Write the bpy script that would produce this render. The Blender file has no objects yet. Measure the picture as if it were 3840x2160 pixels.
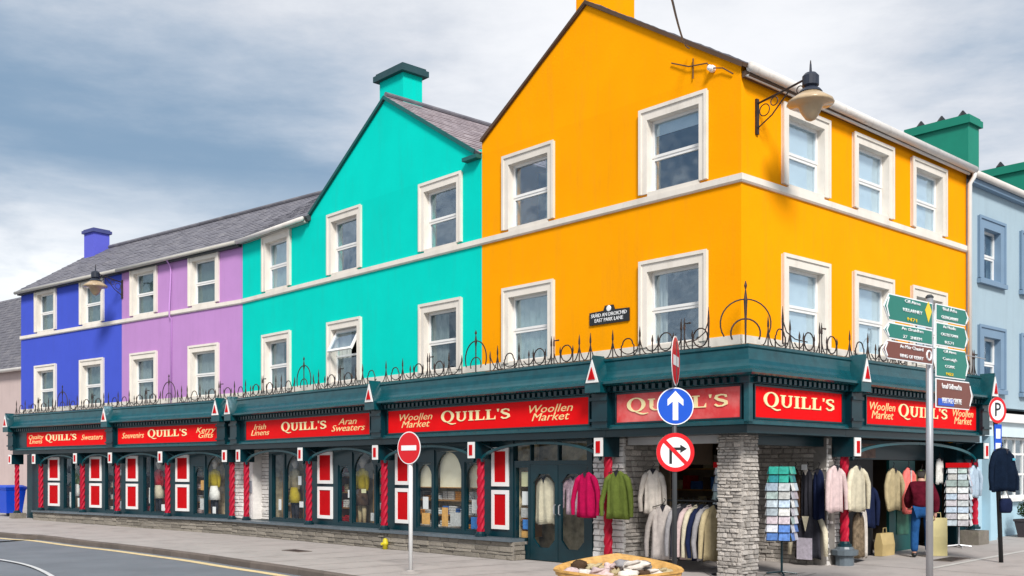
import bpy, bmesh, math, random
from mathutils import Vector, Matrix
rad = math.radians
random.seed(7)
scene = bpy.context.scene
COL = scene.collection

# ------------------------------------------------------------------ camera, sky, sun, exposure
cam = bpy.data.cameras.new('camera')
cam.sensor_width = 36.0
cam.lens = 36.0 * 3929 / 3840
cam.shift_y = (1770 - 1080) / 3840
cam.clip_end = 2000
camo = bpy.data.objects.new('camera', cam)
camo.location = (0, 0, 1.8)
camo.rotation_euler = (rad(90), 0, 0)
COL.objects.link(camo)
scene.camera = camo

SUN_EL, SUN_AZ = 40.0, 171.0           # azimuth clockwise from +Y
sun = bpy.data.lights.new('sun', 'SUN')
sun.energy = 3.0
sun.angle = rad(14)
sun.color = (1.0, 0.965, 0.91)
suno = bpy.data.objects.new('sun', sun)
sd = Vector((math.sin(rad(SUN_AZ)) * math.cos(rad(SUN_EL)), math.cos(rad(SUN_AZ)) * math.cos(rad(SUN_EL)), math.sin(rad(SUN_EL))))
suno.rotation_euler = (-sd).to_track_quat('-Z', 'Y').to_euler()
suno.location = (0, -20, 30)
COL.objects.link(suno)

scene.view_settings.view_transform = 'Standard'
scene.view_settings.look = 'None'
scene.view_settings.exposure = 0.6
scene.view_settings.gamma = 1.0
scene.view_settings.use_curve_mapping = False
scene.cycles.use_denoising = True
scene.cycles.max_bounces = 6
scene.cycles.transparent_max_bounces = 12

world = bpy.data.worlds.new('World')
scene.world = world
world.use_nodes = True
wt = world.node_tree
for n in list(wt.nodes):
    wt.nodes.remove(n)

def N(t, typ, **kw):
    n = t.nodes.new(typ)
    for k, v in kw.items():
        setattr(n, k, v)
    return n

def math_node(t, op, a, b=None, c=None, clamp=False):
    n = t.nodes.new('ShaderNodeMath'); n.operation = op; n.use_clamp = clamp
    for i, v in enumerate((a, b, c)):
        if v is None: continue
        if isinstance(v, (int, float)): n.inputs[i].default_value = v
        else: t.links.new(v, n.inputs[i])
    return n.outputs[0]

def build_sky():
    t = wt
    out = N(t, 'ShaderNodeOutputWorld')
    sky = N(t, 'ShaderNodeTexSky', sky_type='NISHITA', sun_disc=False)
    sky.sun_elevation = rad(SUN_EL); sky.sun_rotation = rad(SUN_AZ)
    b1 = N(t, 'ShaderNodeBackground'); b1.inputs[1].default_value = 0.09
    t.links.new(sky.outputs[0], b1.inputs[0])
    tc = N(t, 'ShaderNodeTexCoord')
    sep = N(t, 'ShaderNodeSeparateXYZ'); t.links.new(tc.outputs['Generated'], sep.inputs[0])
    z = math_node(t, 'MAXIMUM', sep.outputs[2], 0.05)
    u = math_node(t, 'DIVIDE', sep.outputs[0], z)
    v = math_node(t, 'DIVIDE', sep.outputs[1], z)
    comb = N(t, 'ShaderNodeCombineXYZ'); t.links.new(u, comb.inputs[0]); t.links.new(v, comb.inputs[1])
    n1 = N(t, 'ShaderNodeTexNoise'); n1.inputs['Scale'].default_value = 0.55; n1.inputs['Detail'].default_value = 2.0
    t.links.new(comb.outputs[0], n1.inputs['Vector'])
    n2 = N(t, 'ShaderNodeTexNoise'); n2.inputs['Scale'].default_value = 1.25; n2.inputs['Detail'].default_value = 7.0; n2.inputs['Roughness'].default_value = 0.6
    t.links.new(comb.outputs[0], n2.inputs['Vector'])
    q = math_node(t, 'ADD', math_node(t, 'MULTIPLY', u, 0.917), math_node(t, 'MULTIPLY', v, -0.417))
    q = math_node(t, 'ADD', q, math_node(t, 'MULTIPLY', math_node(t, 'SUBTRACT', n1.outputs[0], 0.5), 0.9))
    q = math_node(t, 'ADD', q, math_node(t, 'MULTIPLY', math_node(t, 'SUBTRACT', n2.outputs[0], 0.5), 2.0))
    w = math_node(t, 'COSINE', math_node(t, 'MULTIPLY', math_node(t, 'ADD', q, 2.45), 6.283 / 3.5))
    w = math_node(t, 'MULTIPLY_ADD', w, 0.5, 0.5)
    ramp = N(t, 'ShaderNodeValToRGB')
    e = ramp.color_ramp.elements
    e[0].position = 0.0; e[0].color = (0.90, 0.90, 0.91, 1)
    e[1].position = 1.0; e[1].color = (0.21, 0.315, 0.44, 1)
    e2 = e.new(0.30); e2.color = (0.66, 0.685, 0.73, 1)
    e3 = e.new(0.62); e3.color = (0.43, 0.50, 0.59, 1)
    t.links.new(w, ramp.inputs[0])
    # pale haze low down
    mix = N(t, 'ShaderNodeMix', data_type='RGBA')
    f = N(t, 'ShaderNodeMapRange'); f.inputs[1].default_value = 0.13; f.inputs[2].default_value = 0.27
    t.links.new(sep.outputs[2], f.inputs[0])
    t.links.new(f.outputs[0], mix.inputs[0])
    n3 = N(t, 'ShaderNodeTexNoise'); n3.inputs['Scale'].default_value = 7.0; n3.inputs['Detail'].default_value = 6.0; n3.inputs['Roughness'].default_value = 0.55
    mp = N(t, 'ShaderNodeMapping'); mp.inputs['Scale'].default_value = (1, 1, 2.2)
    t.links.new(tc.outputs['Generated'], mp.inputs[0]); t.links.new(mp.outputs[0], n3.inputs['Vector'])
    r3 = N(t, 'ShaderNodeValToRGB'); r3.color_ramp.elements[0].position = 0.40; r3.color_ramp.elements[0].color = (0.50, 0.56, 0.63, 1)
    r3.color_ramp.elements[1].position = 0.53; r3.color_ramp.elements[1].color = (0.95, 0.955, 0.96, 1)
    t.links.new(n3.outputs[0], r3.inputs[0]); t.links.new(r3.outputs[0], mix.inputs[6])
    t.links.new(ramp.outputs[0], mix.inputs[7])
    b2 = N(t, 'ShaderNodeBackground'); b2.inputs[1].default_value = 0.78
    t.links.new(mix.outputs[2], b2.inputs[0])
    ms = N(t, 'ShaderNodeMixShader'); ms.inputs[0].default_value = 0.86
    t.links.new(b1.outputs[0], ms.inputs[1]); t.links.new(b2.outputs[0], ms.inputs[2])
    t.links.new(ms.outputs[0], out.inputs[0])
build_sky()

# ------------------------------------------------------------------ materials
MATS = {}
def mat(name, rgb, rough=0.6, var=0.12, scale=3.0, bump=0.0, bscale=40.0, metal=0.0, spec=0.4, coat=0.0, dirt_or_sheen=None):
    if name in MATS: return MATS[name]
    m = bpy.data.materials.new(name); m.use_nodes = True
    t = m.node_tree
    p = t.nodes['Principled BSDF']
    p.inputs['Roughness'].default_value = rough
    p.inputs['Metallic'].default_value = metal
    p.inputs['Specular IOR Level'].default_value = spec
    p.inputs['Coat Weight'].default_value = coat
    tc = N(t, 'ShaderNodeTexCoord')
    if var > 0:
        nz = N(t, 'ShaderNodeTexNoise'); nz.inputs['Scale'].default_value = scale; nz.inputs['Detail'].default_value = 6; nz.inputs['Roughness'].default_value = 0.6
        t.links.new(tc.outputs['Object'], nz.inputs['Vector'])
        mr = N(t, 'ShaderNodeMapRange'); mr.inputs[1].default_value = 0.25; mr.inputs[2].default_value = 0.75
        mr.inputs[3].default_value = 1 - var; mr.inputs[4].default_value = 1 + var * 0.6
        t.links.new(nz.outputs[0], mr.inputs[0])
        oi = N(t, 'ShaderNodeObjectInfo')
        r2 = N(t, 'ShaderNodeMapRange'); r2.inputs[3].default_value = 1 - var * 0.7; r2.inputs[4].default_value = 1 + var * 0.5
        t.links.new(oi.outputs['Random'], r2.inputs[0])
        k = math_node(t, 'MULTIPLY', mr.outputs[0], r2.outputs[0])
        vm = N(t, 'ShaderNodeVectorMath', operation='SCALE'); vm.inputs[0].default_value = rgb
        t.links.new(k, vm.inputs['Scale'])
        col = vm.outputs[0]
        if dirt_or_sheen:
            n3 = N(t, 'ShaderNodeTexNoise'); n3.inputs['Scale'].default_value = dirt_or_sheen[1]; n3.inputs['Detail'].default_value = 8; n3.inputs['Roughness'].default_value = 0.7
            mp = N(t, 'ShaderNodeMapping'); mp.inputs['Scale'].default_value = dirt_or_sheen[3] if len(dirt_or_sheen) > 3 else (1, 1, 1)
            t.links.new(tc.outputs['Object'], mp.inputs[0]); t.links.new(mp.outputs[0], n3.inputs['Vector'])
            m3 = N(t, 'ShaderNodeMapRange'); m3.inputs[1].default_value = 0.5; m3.inputs[2].default_value = 0.75; m3.inputs[4].default_value = dirt_or_sheen[2]
            t.links.new(n3.outputs[0], m3.inputs[0])
            mx = N(t, 'ShaderNodeMix', data_type='RGBA'); t.links.new(m3.outputs[0], mx.inputs[0])
            t.links.new(col, mx.inputs[6]); mx.inputs[7].default_value = (*dirt_or_sheen[0], 1)
            col = mx.outputs[2]
        t.links.new(col, p.inputs['Base Color'])
    else:
        p.inputs['Base Color'].default_value = (*rgb, 1)
    if bump > 0:
        nb = N(t, 'ShaderNodeTexNoise'); nb.inputs['Scale'].default_value = bscale; nb.inputs['Detail'].default_value = 5
        t.links.new(tc.outputs['Object'], nb.inputs['Vector'])
        bp = N(t, 'ShaderNodeBump'); bp.inputs['Strength'].default_value = bump; bp.inputs['Distance'].default_value = 0.02
        t.links.new(nb.outputs[0], bp.inputs['Height']); t.links.new(bp.outputs[0], p.inputs['Normal'])
    MATS[name] = m
    return m

def glass(name, ior=1.6, tint=(0.75, 0.8, 0.8)):
    m = bpy.data.materials.new(name); m.use_nodes = True
    t = m.node_tree
    for n in list(t.nodes): t.nodes.remove(n)
    out = N(t, 'ShaderNodeOutputMaterial'); mx = N(t, 'ShaderNodeMixShader')
    lw = N(t, 'ShaderNodeLayerWeight'); lw.inputs[0].default_value = 0.5
    f0 = ((ior - 1) / (ior + 1)) ** 2
    fac = math_node(t, 'MULTIPLY_ADD', math_node(t, 'POWER', lw.outputs['Facing'], 4.0), 1 - f0, f0)
    tr = N(t, 'ShaderNodeBsdfTransparent'); tr.inputs[0].default_value = (*tint, 1)
    gl = N(t, 'ShaderNodeBsdfGlossy'); gl.inputs['Roughness'].default_value = 0.03; gl.inputs['Color'].default_value = (0.72, 0.86, 1.0, 1)
    tc = N(t, 'ShaderNodeTexCoord'); nb = N(t, 'ShaderNodeTexNoise'); nb.inputs['Scale'].default_value = 1.6
    t.links.new(tc.outputs['Object'], nb.inputs['Vector'])
    bp = N(t, 'ShaderNodeBump'); bp.inputs['Strength'].default_value = 0.6; bp.inputs['Distance'].default_value = 0.03
    t.links.new(nb.outputs[0], bp.inputs['Height']); t.links.new(bp.outputs[0], gl.inputs['Normal'])
    t.links.new(fac, mx.inputs[0]); t.links.new(tr.outputs[0], mx.inputs[1]); t.links.new(gl.outputs[0], mx.inputs[2])
    t.links.new(mx.outputs[0], out.inputs[0])
    MATS[name] = m
    return m

PLASTER = dict(rough=0.85, var=0.07, scale=0.9, bump=0.15, bscale=22, spec=0.06)
def streaks(c, k=0.3): return dict(dirt_or_sheen=(tuple(v * 0.62 + 0.02 for v in c), 2.2, k, (1.6, 1.6, 0.22)))
M_ORANGE = mat('paint_orange', (0.93, 0.345, 0.0005), **PLASTER, **streaks((0.93, 0.345, 0.0005)))
M_TEAL = mat('paint_teal', (0.0005, 0.60, 0.50), **PLASTER, **streaks((0.0005, 0.60, 0.50)))
M_PURPLE = mat('paint_purple', (0.47, 0.245, 0.52), **PLASTER, **streaks((0.47, 0.245, 0.52)))
M_BLUE = mat('paint_blue', (0.062, 0.098, 0.54), **PLASTER, **streaks((0.062, 0.098, 0.54)))
M_PALEBLUE = mat('paint_pale_blue', (0.36, 0.46, 0.52), **PLASTER, **streaks((0.36, 0.46, 0.52)))
M_PINK = mat('paint_pink', (0.50, 0.40, 0.38), **PLASTER, **streaks((0.50, 0.40, 0.38)))
M_CREAM = mat('paint_cream', (0.74, 0.68, 0.605), rough=0.7, var=0.08, scale=2, bump=0.05, spec=0.2, dirt_or_sheen=((0.42, 0.37, 0.30), 3, 0.35, (1, 1, 0.35)))
M_WHITE = mat('paint_white', (0.76, 0.75, 0.73), rough=0.5, var=0.06)
M_SLATEBLUE = mat('paint_slate_blue', (0.175, 0.265, 0.37), rough=0.6, var=0.06)
M_GREENCH = mat('paint_green', (0.002, 0.20, 0.13), rough=0.6, var=0.08)
M_SHOP = mat('gloss_green', (0.0015, 0.026, 0.036), rough=0.3, var=0.25, scale=4, spec=0.4)
M_CORN = mat('gloss_teal_green', (0.002, 0.062, 0.078), rough=0.25, var=0.3, scale=5, spec=0.45, dirt_or_sheen=((0.02, 0.10, 0.11), 6, 0.5, (0.4, 1, 1)))
M_RED = mat('sign_red', (0.72, 0.002, 0.004), rough=0.6, var=0.08, spec=0.12)
M_REDP = mat('panel_red', (0.50, 0.002, 0.005), rough=0.6, var=0.1, spec=0.12)
M_REDCOL = mat('column_red', (0.40, 0.006, 0.028), rough=0.55, var=0.12, spec=0.2)
M_GOLD = mat('letter_cream', (0.90, 0.78, 0.42), rough=0.5, var=0.04)
M_GOLD2 = mat('letter_gold', (0.88, 0.62, 0.28), rough=0.5, var=0.04)
M_SLATE = mat('slate', (0.155, 0.15, 0.175), rough=0.65, var=0.3, scale=2.5, bump=0.2, bscale=12, dirt_or_sheen=((0.24, 0.22, 0.20), 2.5, 0.5))
M_SLATEP = mat('slate_pinkish', (0.30, 0.25, 0.27), rough=0.65, var=0.3, scale=2.5, bump=0.2, bscale=12, dirt_or_sheen=((0.42, 0.38, 0.36), 2.5, 0.5))
M_LEAD = mat('dark_lead', (0.05, 0.055, 0.06), rough=0.55, var=0.2)
M_BROWNTRIM = mat('brown_trim', (0.10, 0.055, 0.03), rough=0.7, var=0.3)
M_TEALTRIM = mat('dark_teal_trim', (0.004, 0.10, 0.095), rough=0.6, var=0.2)
M_GUTTER = mat('gutter_white', (0.66, 0.62, 0.58), rough=0.5, var=0.12, dirt_or_sheen=((0.3, 0.25, 0.2), 6, 0.5))
M_GUTTERG = mat('gutter_grey', (0.42, 0.40, 0.36), rough=0.6, var=0.15)
M_STONE = mat('pale_stone', (0.53, 0.485, 0.44), rough=0.85, var=0.5, scale=6, bump=0.6, bscale=18, dirt_or_sheen=((0.28, 0.23, 0.18), 5, 0.5))
M_STONEW = mat('white_stone', (0.72, 0.69, 0.66), rough=0.85, var=0.15, scale=6, bump=0.6, bscale=18)
M_STONED = mat('grey_brown_stone', (0.25, 0.22, 0.185), rough=0.85, var=0.35, scale=6, bump=0.6, bscale=18, dirt_or_sheen=((0.13, 0.15, 0.07), 4, 0.4))
M_MORTAR = mat('mortar', (0.24, 0.22, 0.20), rough=0.9, var=0.2, scale=8, bump=0.3)
M_SILL = mat('slate_sill', (0.10, 0.125, 0.145), rough=0.35, var=0.25, scale=5)
M_PAVE = mat('pavement_concrete', (0.37, 0.335, 0.315), rough=0.85, var=0.14, scale=1.1, bump=0.25, bscale=60, dirt_or_sheen=((0.22, 0.20, 0.185), 1.3, 0.75))
M_ROAD = mat('asphalt', (0.17, 0.187, 0.212), rough=0.8, var=0.16, scale=0.8, bump=0.4, bscale=90, dirt_or_sheen=((0.21, 0.22, 0.245), 0.5, 0.6))
M_KERB = mat('kerb_stone', (0.13, 0.105, 0.09), rough=0.8, var=0.25, scale=3, bump=0.2)
M_YEL = mat('yellow_line', (0.72, 0.56, 0.30), rough=0.7, var=0.15, scale=6, dirt_or_sheen=((0.25, 0.22, 0.18), 7, 0.6))
M_WLINE = mat('white_line', (0.6, 0.6, 0.6), rough=0.7, var=0.15, scale=6, dirt_or_sheen=((0.25, 0.25, 0.26), 7, 0.6))
M_IRON = mat('wrought_iron', (0.03, 0.022, 0.02), rough=0.6, var=0.4, dirt_or_sheen=((0.14, 0.05, 0.02), 9, 0.5))
M_INT = mat('shop_interior', (0.17, 0.13, 0.09), rough=0.8, var=0.4, scale=2)
M_DISP = mat('display_backdrop', (0.62, 0.52, 0.34), rough=0.8, var=0.75, scale=5)
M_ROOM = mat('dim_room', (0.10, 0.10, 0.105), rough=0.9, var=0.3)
M_WOOD = mat('pine_wood', (0.42, 0.22, 0.07), rough=0.6, var=0.25, scale=6)
M_GALV = mat('galvanised_steel', (0.46, 0.46, 0.48), rough=0.4, var=0.12, metal=0.6)
M_BLACK = mat('black_paint', (0.012, 0.014, 0.016), rough=0.4, var=0.2)
M_SIGNBLUE = mat('sign_blue', (0.004, 0.075, 0.50), rough=0.35, var=0.03)
M_SIGNRED = mat('sign_red_film', (0.62, 0.006, 0.012), rough=0.35, var=0.03)
M_SIGNWHITE = mat('sign_white', (0.80, 0.80, 0.80), rough=0.35, var=0.03)
M_SIGNGREEN = mat('sign_green', (0.002, 0.17, 0.125), rough=0.35, var=0.05)
M_SIGNBROWN = mat('sign_brown', (0.16, 0.038, 0.022), rough=0.35, var=0.05)
M_SIGNYEL = mat('sign_yellow', (0.85, 0.56, 0.01), rough=0.35, var=0.03)
M_GLASS = glass('window_glass', 1.75, (0.7, 0.75, 0.76))
M_GLASSB = glass('window_glass_bright', 2.3, (0.9, 0.94, 0.95))
M_SHOPGLASS = glass('shop_glass', 1.45, (0.96, 0.97, 0.96))
M_CURT = mat('net_curtain', (0.62, 0.62, 0.58), rough=0.9, var=0.1)
M_CURTG = mat('green_grey_net', (0.34, 0.42, 0.38), rough=0.9, var=0.15)
M_BLIND = mat('blind_pale', (0.78, 0.82, 0.85), rough=0.8, var=0.05)
M_SKIN = mat('skin', (0.55, 0.30, 0.22), rough=0.5, var=0.05)

# ------------------------------------------------------------------ frames: walls of the terrace in plan
UF = Vector((0.67359, -0.73910)); UR = Vector((0.73910, 0.67359)); UL = Vector((0.77813, -0.62810))
PB = Vector((-7.79, 30.3)); FC = 17.26
PC = PB + UF * FC
FR = {'F': (PB, UF), 'R': (PC, UR), 'L': (PB, UL), 'W': (Vector((0, 0)), Vector((1, 0)))}
def ground_h(x, y):
    p = Vector((x, y))
    sr = (p - PC).dot(UR); sl = (p - PB).dot(UL)
    return 0.026 * min(max(sr, 0), 40) + 0.008 * min(max(-sl, 0), 30)
def wpos(fr, s, y, z=0.0):
    o, u = FR[fr]
    p = o + u * s + Vector((-u.y, u.x)) * y
    return Vector((p.x, p.y, z))
def frot(fr):
    u = FR[fr][1]; return math.atan2(u.y, u.x)

OFF = {}
def empty(name, loc, rz, off):
    e = bpy.data.objects.new(name, None); e.empty_display_size = 0.2
    COL.objects.link(e); e.location = loc; e.rotation_euler = (0, 0, rz)
    OFF[e.name] = Vector(off)
    return e
def tag(o, label=None, cat=None, group=None, kind=None):
    if label: o['label'] = label
    if cat: o['category'] = cat
    if group: o['group'] = group
    if kind: o['kind'] = kind
    return o
def thing(name, label, cat, fr='W', at=(0, 0, 0), rz=None, group=None, local=False):
    """Empty at the base of a thing. local=False: parts are given in frame coordinates; True: relative to the base."""
    e = empty(name, wpos(fr, *at), frot(fr) + (rz or 0), (0, 0, 0) if local else at)
    return tag(e, label, cat, group)

class MB:
    def __init__(s): s.v = []; s.f = []
    def add(s, vs, fs):
        n = len(s.v); s.v += [tuple(v) for v in vs]; s.f += [tuple(i + n for i in f) for f in fs]; return s
    def box(s, x0, x1, y0, y1, z0, z1):
        return s.add([(x0, y0, z0), (x1, y0, z0), (x1, y1, z0), (x0, y1, z0), (x0, y0, z1), (x1, y0, z1), (x1, y1, z1), (x0, y1, z1)],
                     [(0, 3, 2, 1), (4, 5, 6, 7), (0, 1, 5, 4), (1, 2, 6, 5), (2, 3, 7, 6), (3, 0, 4, 7)])
    def prism(s, poly, y0, y1):          # poly in (x,z)
        n = len(poly)
        return s.add([(x, y0, z) for x, z in poly] + [(x, y1, z) for x, z in poly],
                     [tuple(range(n)), tuple(range(2 * n - 1, n - 1, -1))] + [(i, n + i, n + (i + 1) % n, (i + 1) % n) for i in range(n)])
    def prismx(s, poly, x0, x1):         # poly in (y,z); x0/x1 numbers or functions of y
        g = lambda q, y: q(y) if callable(q) else q
        n = len(poly)
        return s.add([(g(x0, y), y, z) for y, z in poly] + [(g(x1, y), y, z) for y, z in poly],
                     [tuple(range(n)), tuple(range(2 * n - 1, n - 1, -1))] + [(i, n + i, n + (i + 1) % n, (i + 1) % n) for i in range(n)])
    def prismz(s, poly, z0, z1):         # poly in (x,y)
        n = len(poly)
        return s.add([(x, y, z0) for x, y in poly] + [(x, y, z1) for x, y in poly],
                     [tuple(range(n)), tuple(range(2 * n - 1, n - 1, -1))] + [(i, n + i, n + (i + 1) % n, (i + 1) % n) for i in range(n)])
    def rings(s, rings, cap=True, close=False):
        n = len(rings[0]); vs = [p for r in rings for p in r]; fs = []
        m = len(rings)
        for a in range(m if close else m - 1):
            b = (a + 1) % m
            for i in range(n):
                j = (i + 1) % n
                fs.append((a * n + i, a * n + j, b * n + j, b * n + i))
        if cap and not close:
            fs.append(tuple(range(n - 1, -1, -1))); fs.append(tuple(range((m - 1) * n, m * n)))
        return s.add(vs, fs)
    def tube(s, path, r, n=6, close=False):
        P = [Vector(p) for p in path]; rs = r if isinstance(r, (list, tuple)) else [r] * len(P)
        out = []; ref = None
        for i, p in enumerate(P):
            a = P[i - 1] if (i or close) else p; b = P[(i + 1) % len(P)] if (i < len(P) - 1 or close) else p
            d = (b - a).normalized()
            if ref is None:
                ref = Vector((0, 1, 0)) if abs(d.y) < 0.9 else Vector((1, 0, 0))
            e1 = (ref - d * ref.dot(d)).normalized(); e2 = d.cross(e1); ref = e1
            out.append([tuple(p + (e1 * math.cos(2 * math.pi * k / n) + e2 * math.sin(2 * math.pi * k / n)) * rs[i]) for k in range(n)])
        return s.rings(out, True, close)
    def lathe(s, prof, n=12, c=(0, 0)):  # prof [(r,z)]
        return s.rings([[(c[0] + r * math.cos(2 * math.pi * k / n), c[1] + r * math.sin(2 * math.pi * k / n), z) for k in range(n)] for r, z in prof])
    def frame(s, x0, x1, z0, z1, w, y0, y1, wb=None, wt=None):   # rectangular picture frame
        wb = w if wb is None else wb; wt = w if wt is None else wt
        s.box(x0, x0 + w, y0, y1, z0, z1); s.box(x1 - w, x1, y0, y1, z0, z1)
        s.box(x0 + w, x1 - w, y0, y1, z1 - wt, z1)
        if wb > 0: s.box(x0 + w, x1 - w, y0, y1, z0, z0 + wb)
        return s
    def xf(s, fn): s.v = [fn(*v) for v in s.v]; return s
    def mesh(s, name, m, off=Vector((0, 0, 0)), smooth=False):
        me = bpy.data.meshes.new(name)
        me.from_pydata([(x - off.x, y - off.y, z - off.z) for x, y, z in s.v], [], s.f)
        bm = bmesh.new(); bm.from_mesh(me); bmesh.ops.recalc_face_normals(bm, faces=bm.faces); bm.to_mesh(me); bm.free()
        if smooth:
            me.polygons.foreach_set('use_smooth', [True] * len(me.polygons))
        me.materials.append(m)
        return me
    def build(s, name, m, parent=None, smooth=False, kind=None, label=None):
        off = OFF.get(parent.name, Vector((0, 0, 0))) if parent else Vector((0, 0, 0))
        o = bpy.data.objects.new(name, s.mesh(name, m, off, smooth)); COL.objects.link(o)
        if parent:
            o.parent = parent; OFF[o.name] = off
        if kind: o['kind'] = kind
        if label: o['label'] = label
        return o
def inst(name, me, parent, loc, scale=(1, 1, 1), rot=(0, 0, 0)):
    o = bpy.data.objects.new(name, me); COL.objects.link(o); o.parent = parent
    o.location = Vector(loc) - OFF.get(parent.name, Vector((0, 0, 0))); o.scale = scale; o.rotation_euler = rot
    return o

def text_mesh(body, m, size, width=None, shear=0.0, spacing=1.0, extr=0.004, line=0.9):
    c = bpy.data.curves.new('t', 'FONT'); c.body = body; c.size = size; c.shear = shear; c.align_x = 'CENTER'; c.align_y = 'CENTER'
    c.extrude = extr; c.space_line = line; c.space_character = spacing; c.resolution_u = 2
    o = bpy.data.objects.new('t', c); COL.objects.link(o)
    dg = bpy.context.evaluated_depsgraph_get()
    me = bpy.data.meshes.new_from_object(o.evaluated_get(dg))
    bpy.data.objects.remove(o); bpy.data.curves.remove(c)
    w = max(v.co.x for v in me.vertices) - min(v.co.x for v in me.vertices)
    k = width / w if width else 1.0
    for v in me.vertices:
        v.co = Vector((v.co.x * k, -v.co.z, v.co.y))
    me.materials.clear(); me.materials.append(m)
    me.name = 'lettering'
    return me

# stones: four shared uneven blocks, unit size
def stone_mesh(i, m):
    rnd = random.Random(i)
    mb = MB()
    j = lambda: rnd.uniform(-0.09, 0.09)
    vs = []
    for x, y, z in ((0, 0, 0), (1, 0, 0), (1, 1, 0), (0, 1, 0), (0, 0, 1), (1, 0, 1), (1, 1, 1), (0, 1, 1)):
        if y == 0: vs.append((x * 0.92 + 0.04 + j(), 0.0 + j() * 1.5, z * 0.86 + 0.07 + j()))
        else: vs.append((x, 1, z))
    # a front face set proud of a ring at 0.25 depth
    ring = [(x, 0.3, z) for x, z in ((0, 0), (1, 0), (1, 1), (0, 1))]
    f = [vs[0], vs[1], vs[5], vs[4]]; b = [vs[3], vs[2], vs[6], vs[7]]
    mb.rings([f, ring, b])
    return mb.mesh('stone', m)
STONES = {m.name: [stone_mesh(i, m) for i in range(5)] for m in (M_STONE, M_STONEW, M_STONED)}
def stone_face(parent, x0, x1, z0, z1, y, m, ch=0.075, w=(0.12, 0.26), proud=0.03, axis='x', limit=300):
    """courses of separate stones on a vertical face. axis 'x': face looks to -y. 'xr': face looks to -x at x=y, x0..x1 along y. 'xl': looks to +x."""
    z = z0; n = 0
    while z < z1 - 0.02:
        h = min(random.uniform(0.65, 1.5) * ch, z1 - z)
        if z1 - z - h < 0.03: h = z1 - z
        x = x0 - random.uniform(0, w[0])
        while x < x1:
            L = random.uniform(*w)
            a, b = max(x, x0), min(x + L, x1)
            x += L
            if x1 - b < 0.05: b = x1; x = x1
            if b - a < 0.03: continue
            p = random.uniform(0.45, 1.5) * proud
            sc = (b - a - 0.012, p + 0.05, h - 0.012)
            me = random.choice(STONES[m.name])
            if axis == 'x': o = inst('stone', me, parent, (a + 0.006, y - p, z + 0.006), sc)
            elif axis == 'xl': o = inst('stone', me, parent, (y + p, a + 0.006, z + 0.006), sc, (0, 0, rad(90)))
            else: o = inst('stone', me, parent, (y - p, b - 0.006, z + 0.006), sc, (0, 0, rad(-90)))
            n += 1
        z += h
    return n

# ------------------------------------------------------------------ ground, road, pavement
def structure(o): o['kind'] = 'structure'; return o
structure(MB().add([(-600, -600, -0.16), (600, -600, -0.16), (600, 900, -0.16), (-600, 900, -0.16)], [(0, 1, 2, 3)]).build('ground', M_ROAD))
KERB = [(-60, 65), (-40, 50.2), (-25, 38.4), (-14.83, 30.35), (-13.2, 29.3), (-11.43, 27.6), (-9.7, 26.0), (-8.19, 24.4), (-6.8, 22.9), (-5.56, 21.4), (-4.5, 20.2), (-3.6, 19.1),
        (-2.6, 17.9), (-1.7, 16.6), (-0.8, 15.1), (0.4, 13.6), (1.8, 12.5), (3.4, 12.1), (5.2, 12.5), (7.2, 13.8), (9.6, 15.9), (14, 19.9), (30, 34.5), (70, 71)]
def smooth_path(pts, k=4):
    out = []
    for i in range(len(pts) - 1):
        p0 = Vector(pts[max(i - 1, 0)]); p1 = Vector(pts[i]); p2 = Vector(pts[i + 1]); p3 = Vector(pts[min(i + 2, len(pts) - 1)])
        for j in range(k):
            t = j / k
            out.append(0.5 * ((2 * p1) + (p2 - p0) * t + (2 * p0 - 5 * p1 + 4 * p2 - p3) * t * t + (3 * p1 - p0 - 3 * p2 + p3) * t ** 3))
    out.append(Vector(pts[-1]))
    return out
KP = smooth_path(KERB, 4)
def normals2(pts):
    r = []
    for i in range(len(pts)):
        d = (pts[min(i + 1, len(pts) - 1)] - pts[max(i - 1, 0)]).normalized()
        r.append(Vector((d.y, -d.x)))     # to the road side
    return r
KN = normals2(KP)
def strip(a, b, dz, steps=1):
    mb = MB(); rows = []
    vs = []; fs = []
    n = len(KP)
    for i in range(n):
        for k in range(steps + 1):
            o = a + (b - a) * k / steps
            p = KP[i] + KN[i] * o
            hp = KP[i]
            vs.append((p.x, p.y, ground_h(hp.x, hp.y) + dz))
    m = steps + 1
    for i in range(n - 1):
        for k in range(steps):
            fs.append((i * m + k, (i + 1) * m + k, (i + 1) * m + k + 1, i * m + k + 1))
    return mb.add(vs, fs)
# pavement: one sheet inside the kerb line, triangulated with inner points so that it can follow the slope
def pavement():
    from mathutils.geometry import delaunay_2d_cdt
    poly = [p.copy() for p in KP] + [Vector((70, 110)), Vector((-60, 110))]
    def inside(q):
        c = False
        for i in range(len(poly)):
            a, b = poly[i - 1], poly[i]
            if (a.y > q.y) != (b.y > q.y) and q.x < (b.x - a.x) * (q.y - a.y) / (b.y - a.y) + a.x: c = not c
        return c
    def near(q): return min((q - p).length for p in KP) < 0.7
    pts = list(poly)
    for i in range(-26, 32):
        for j in range(12, 50):
            q = Vector((i + 0.13, j + 0.07))
            if inside(q) and not near(q): pts.append(q)
    n = len(poly)
    v, e, f, *_ = delaunay_2d_cdt(pts, [(i, (i + 1) % n) for i in range(n)], [], 1, 1e-5)
    return MB().add([(p.x, p.y, ground_h(p.x, p.y)) for p in v], [tuple(x) for x in f])
structure(pavement().build('pavement', M_PAVE, smooth=True))
pav = bpy.data.objects['pavement']
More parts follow.
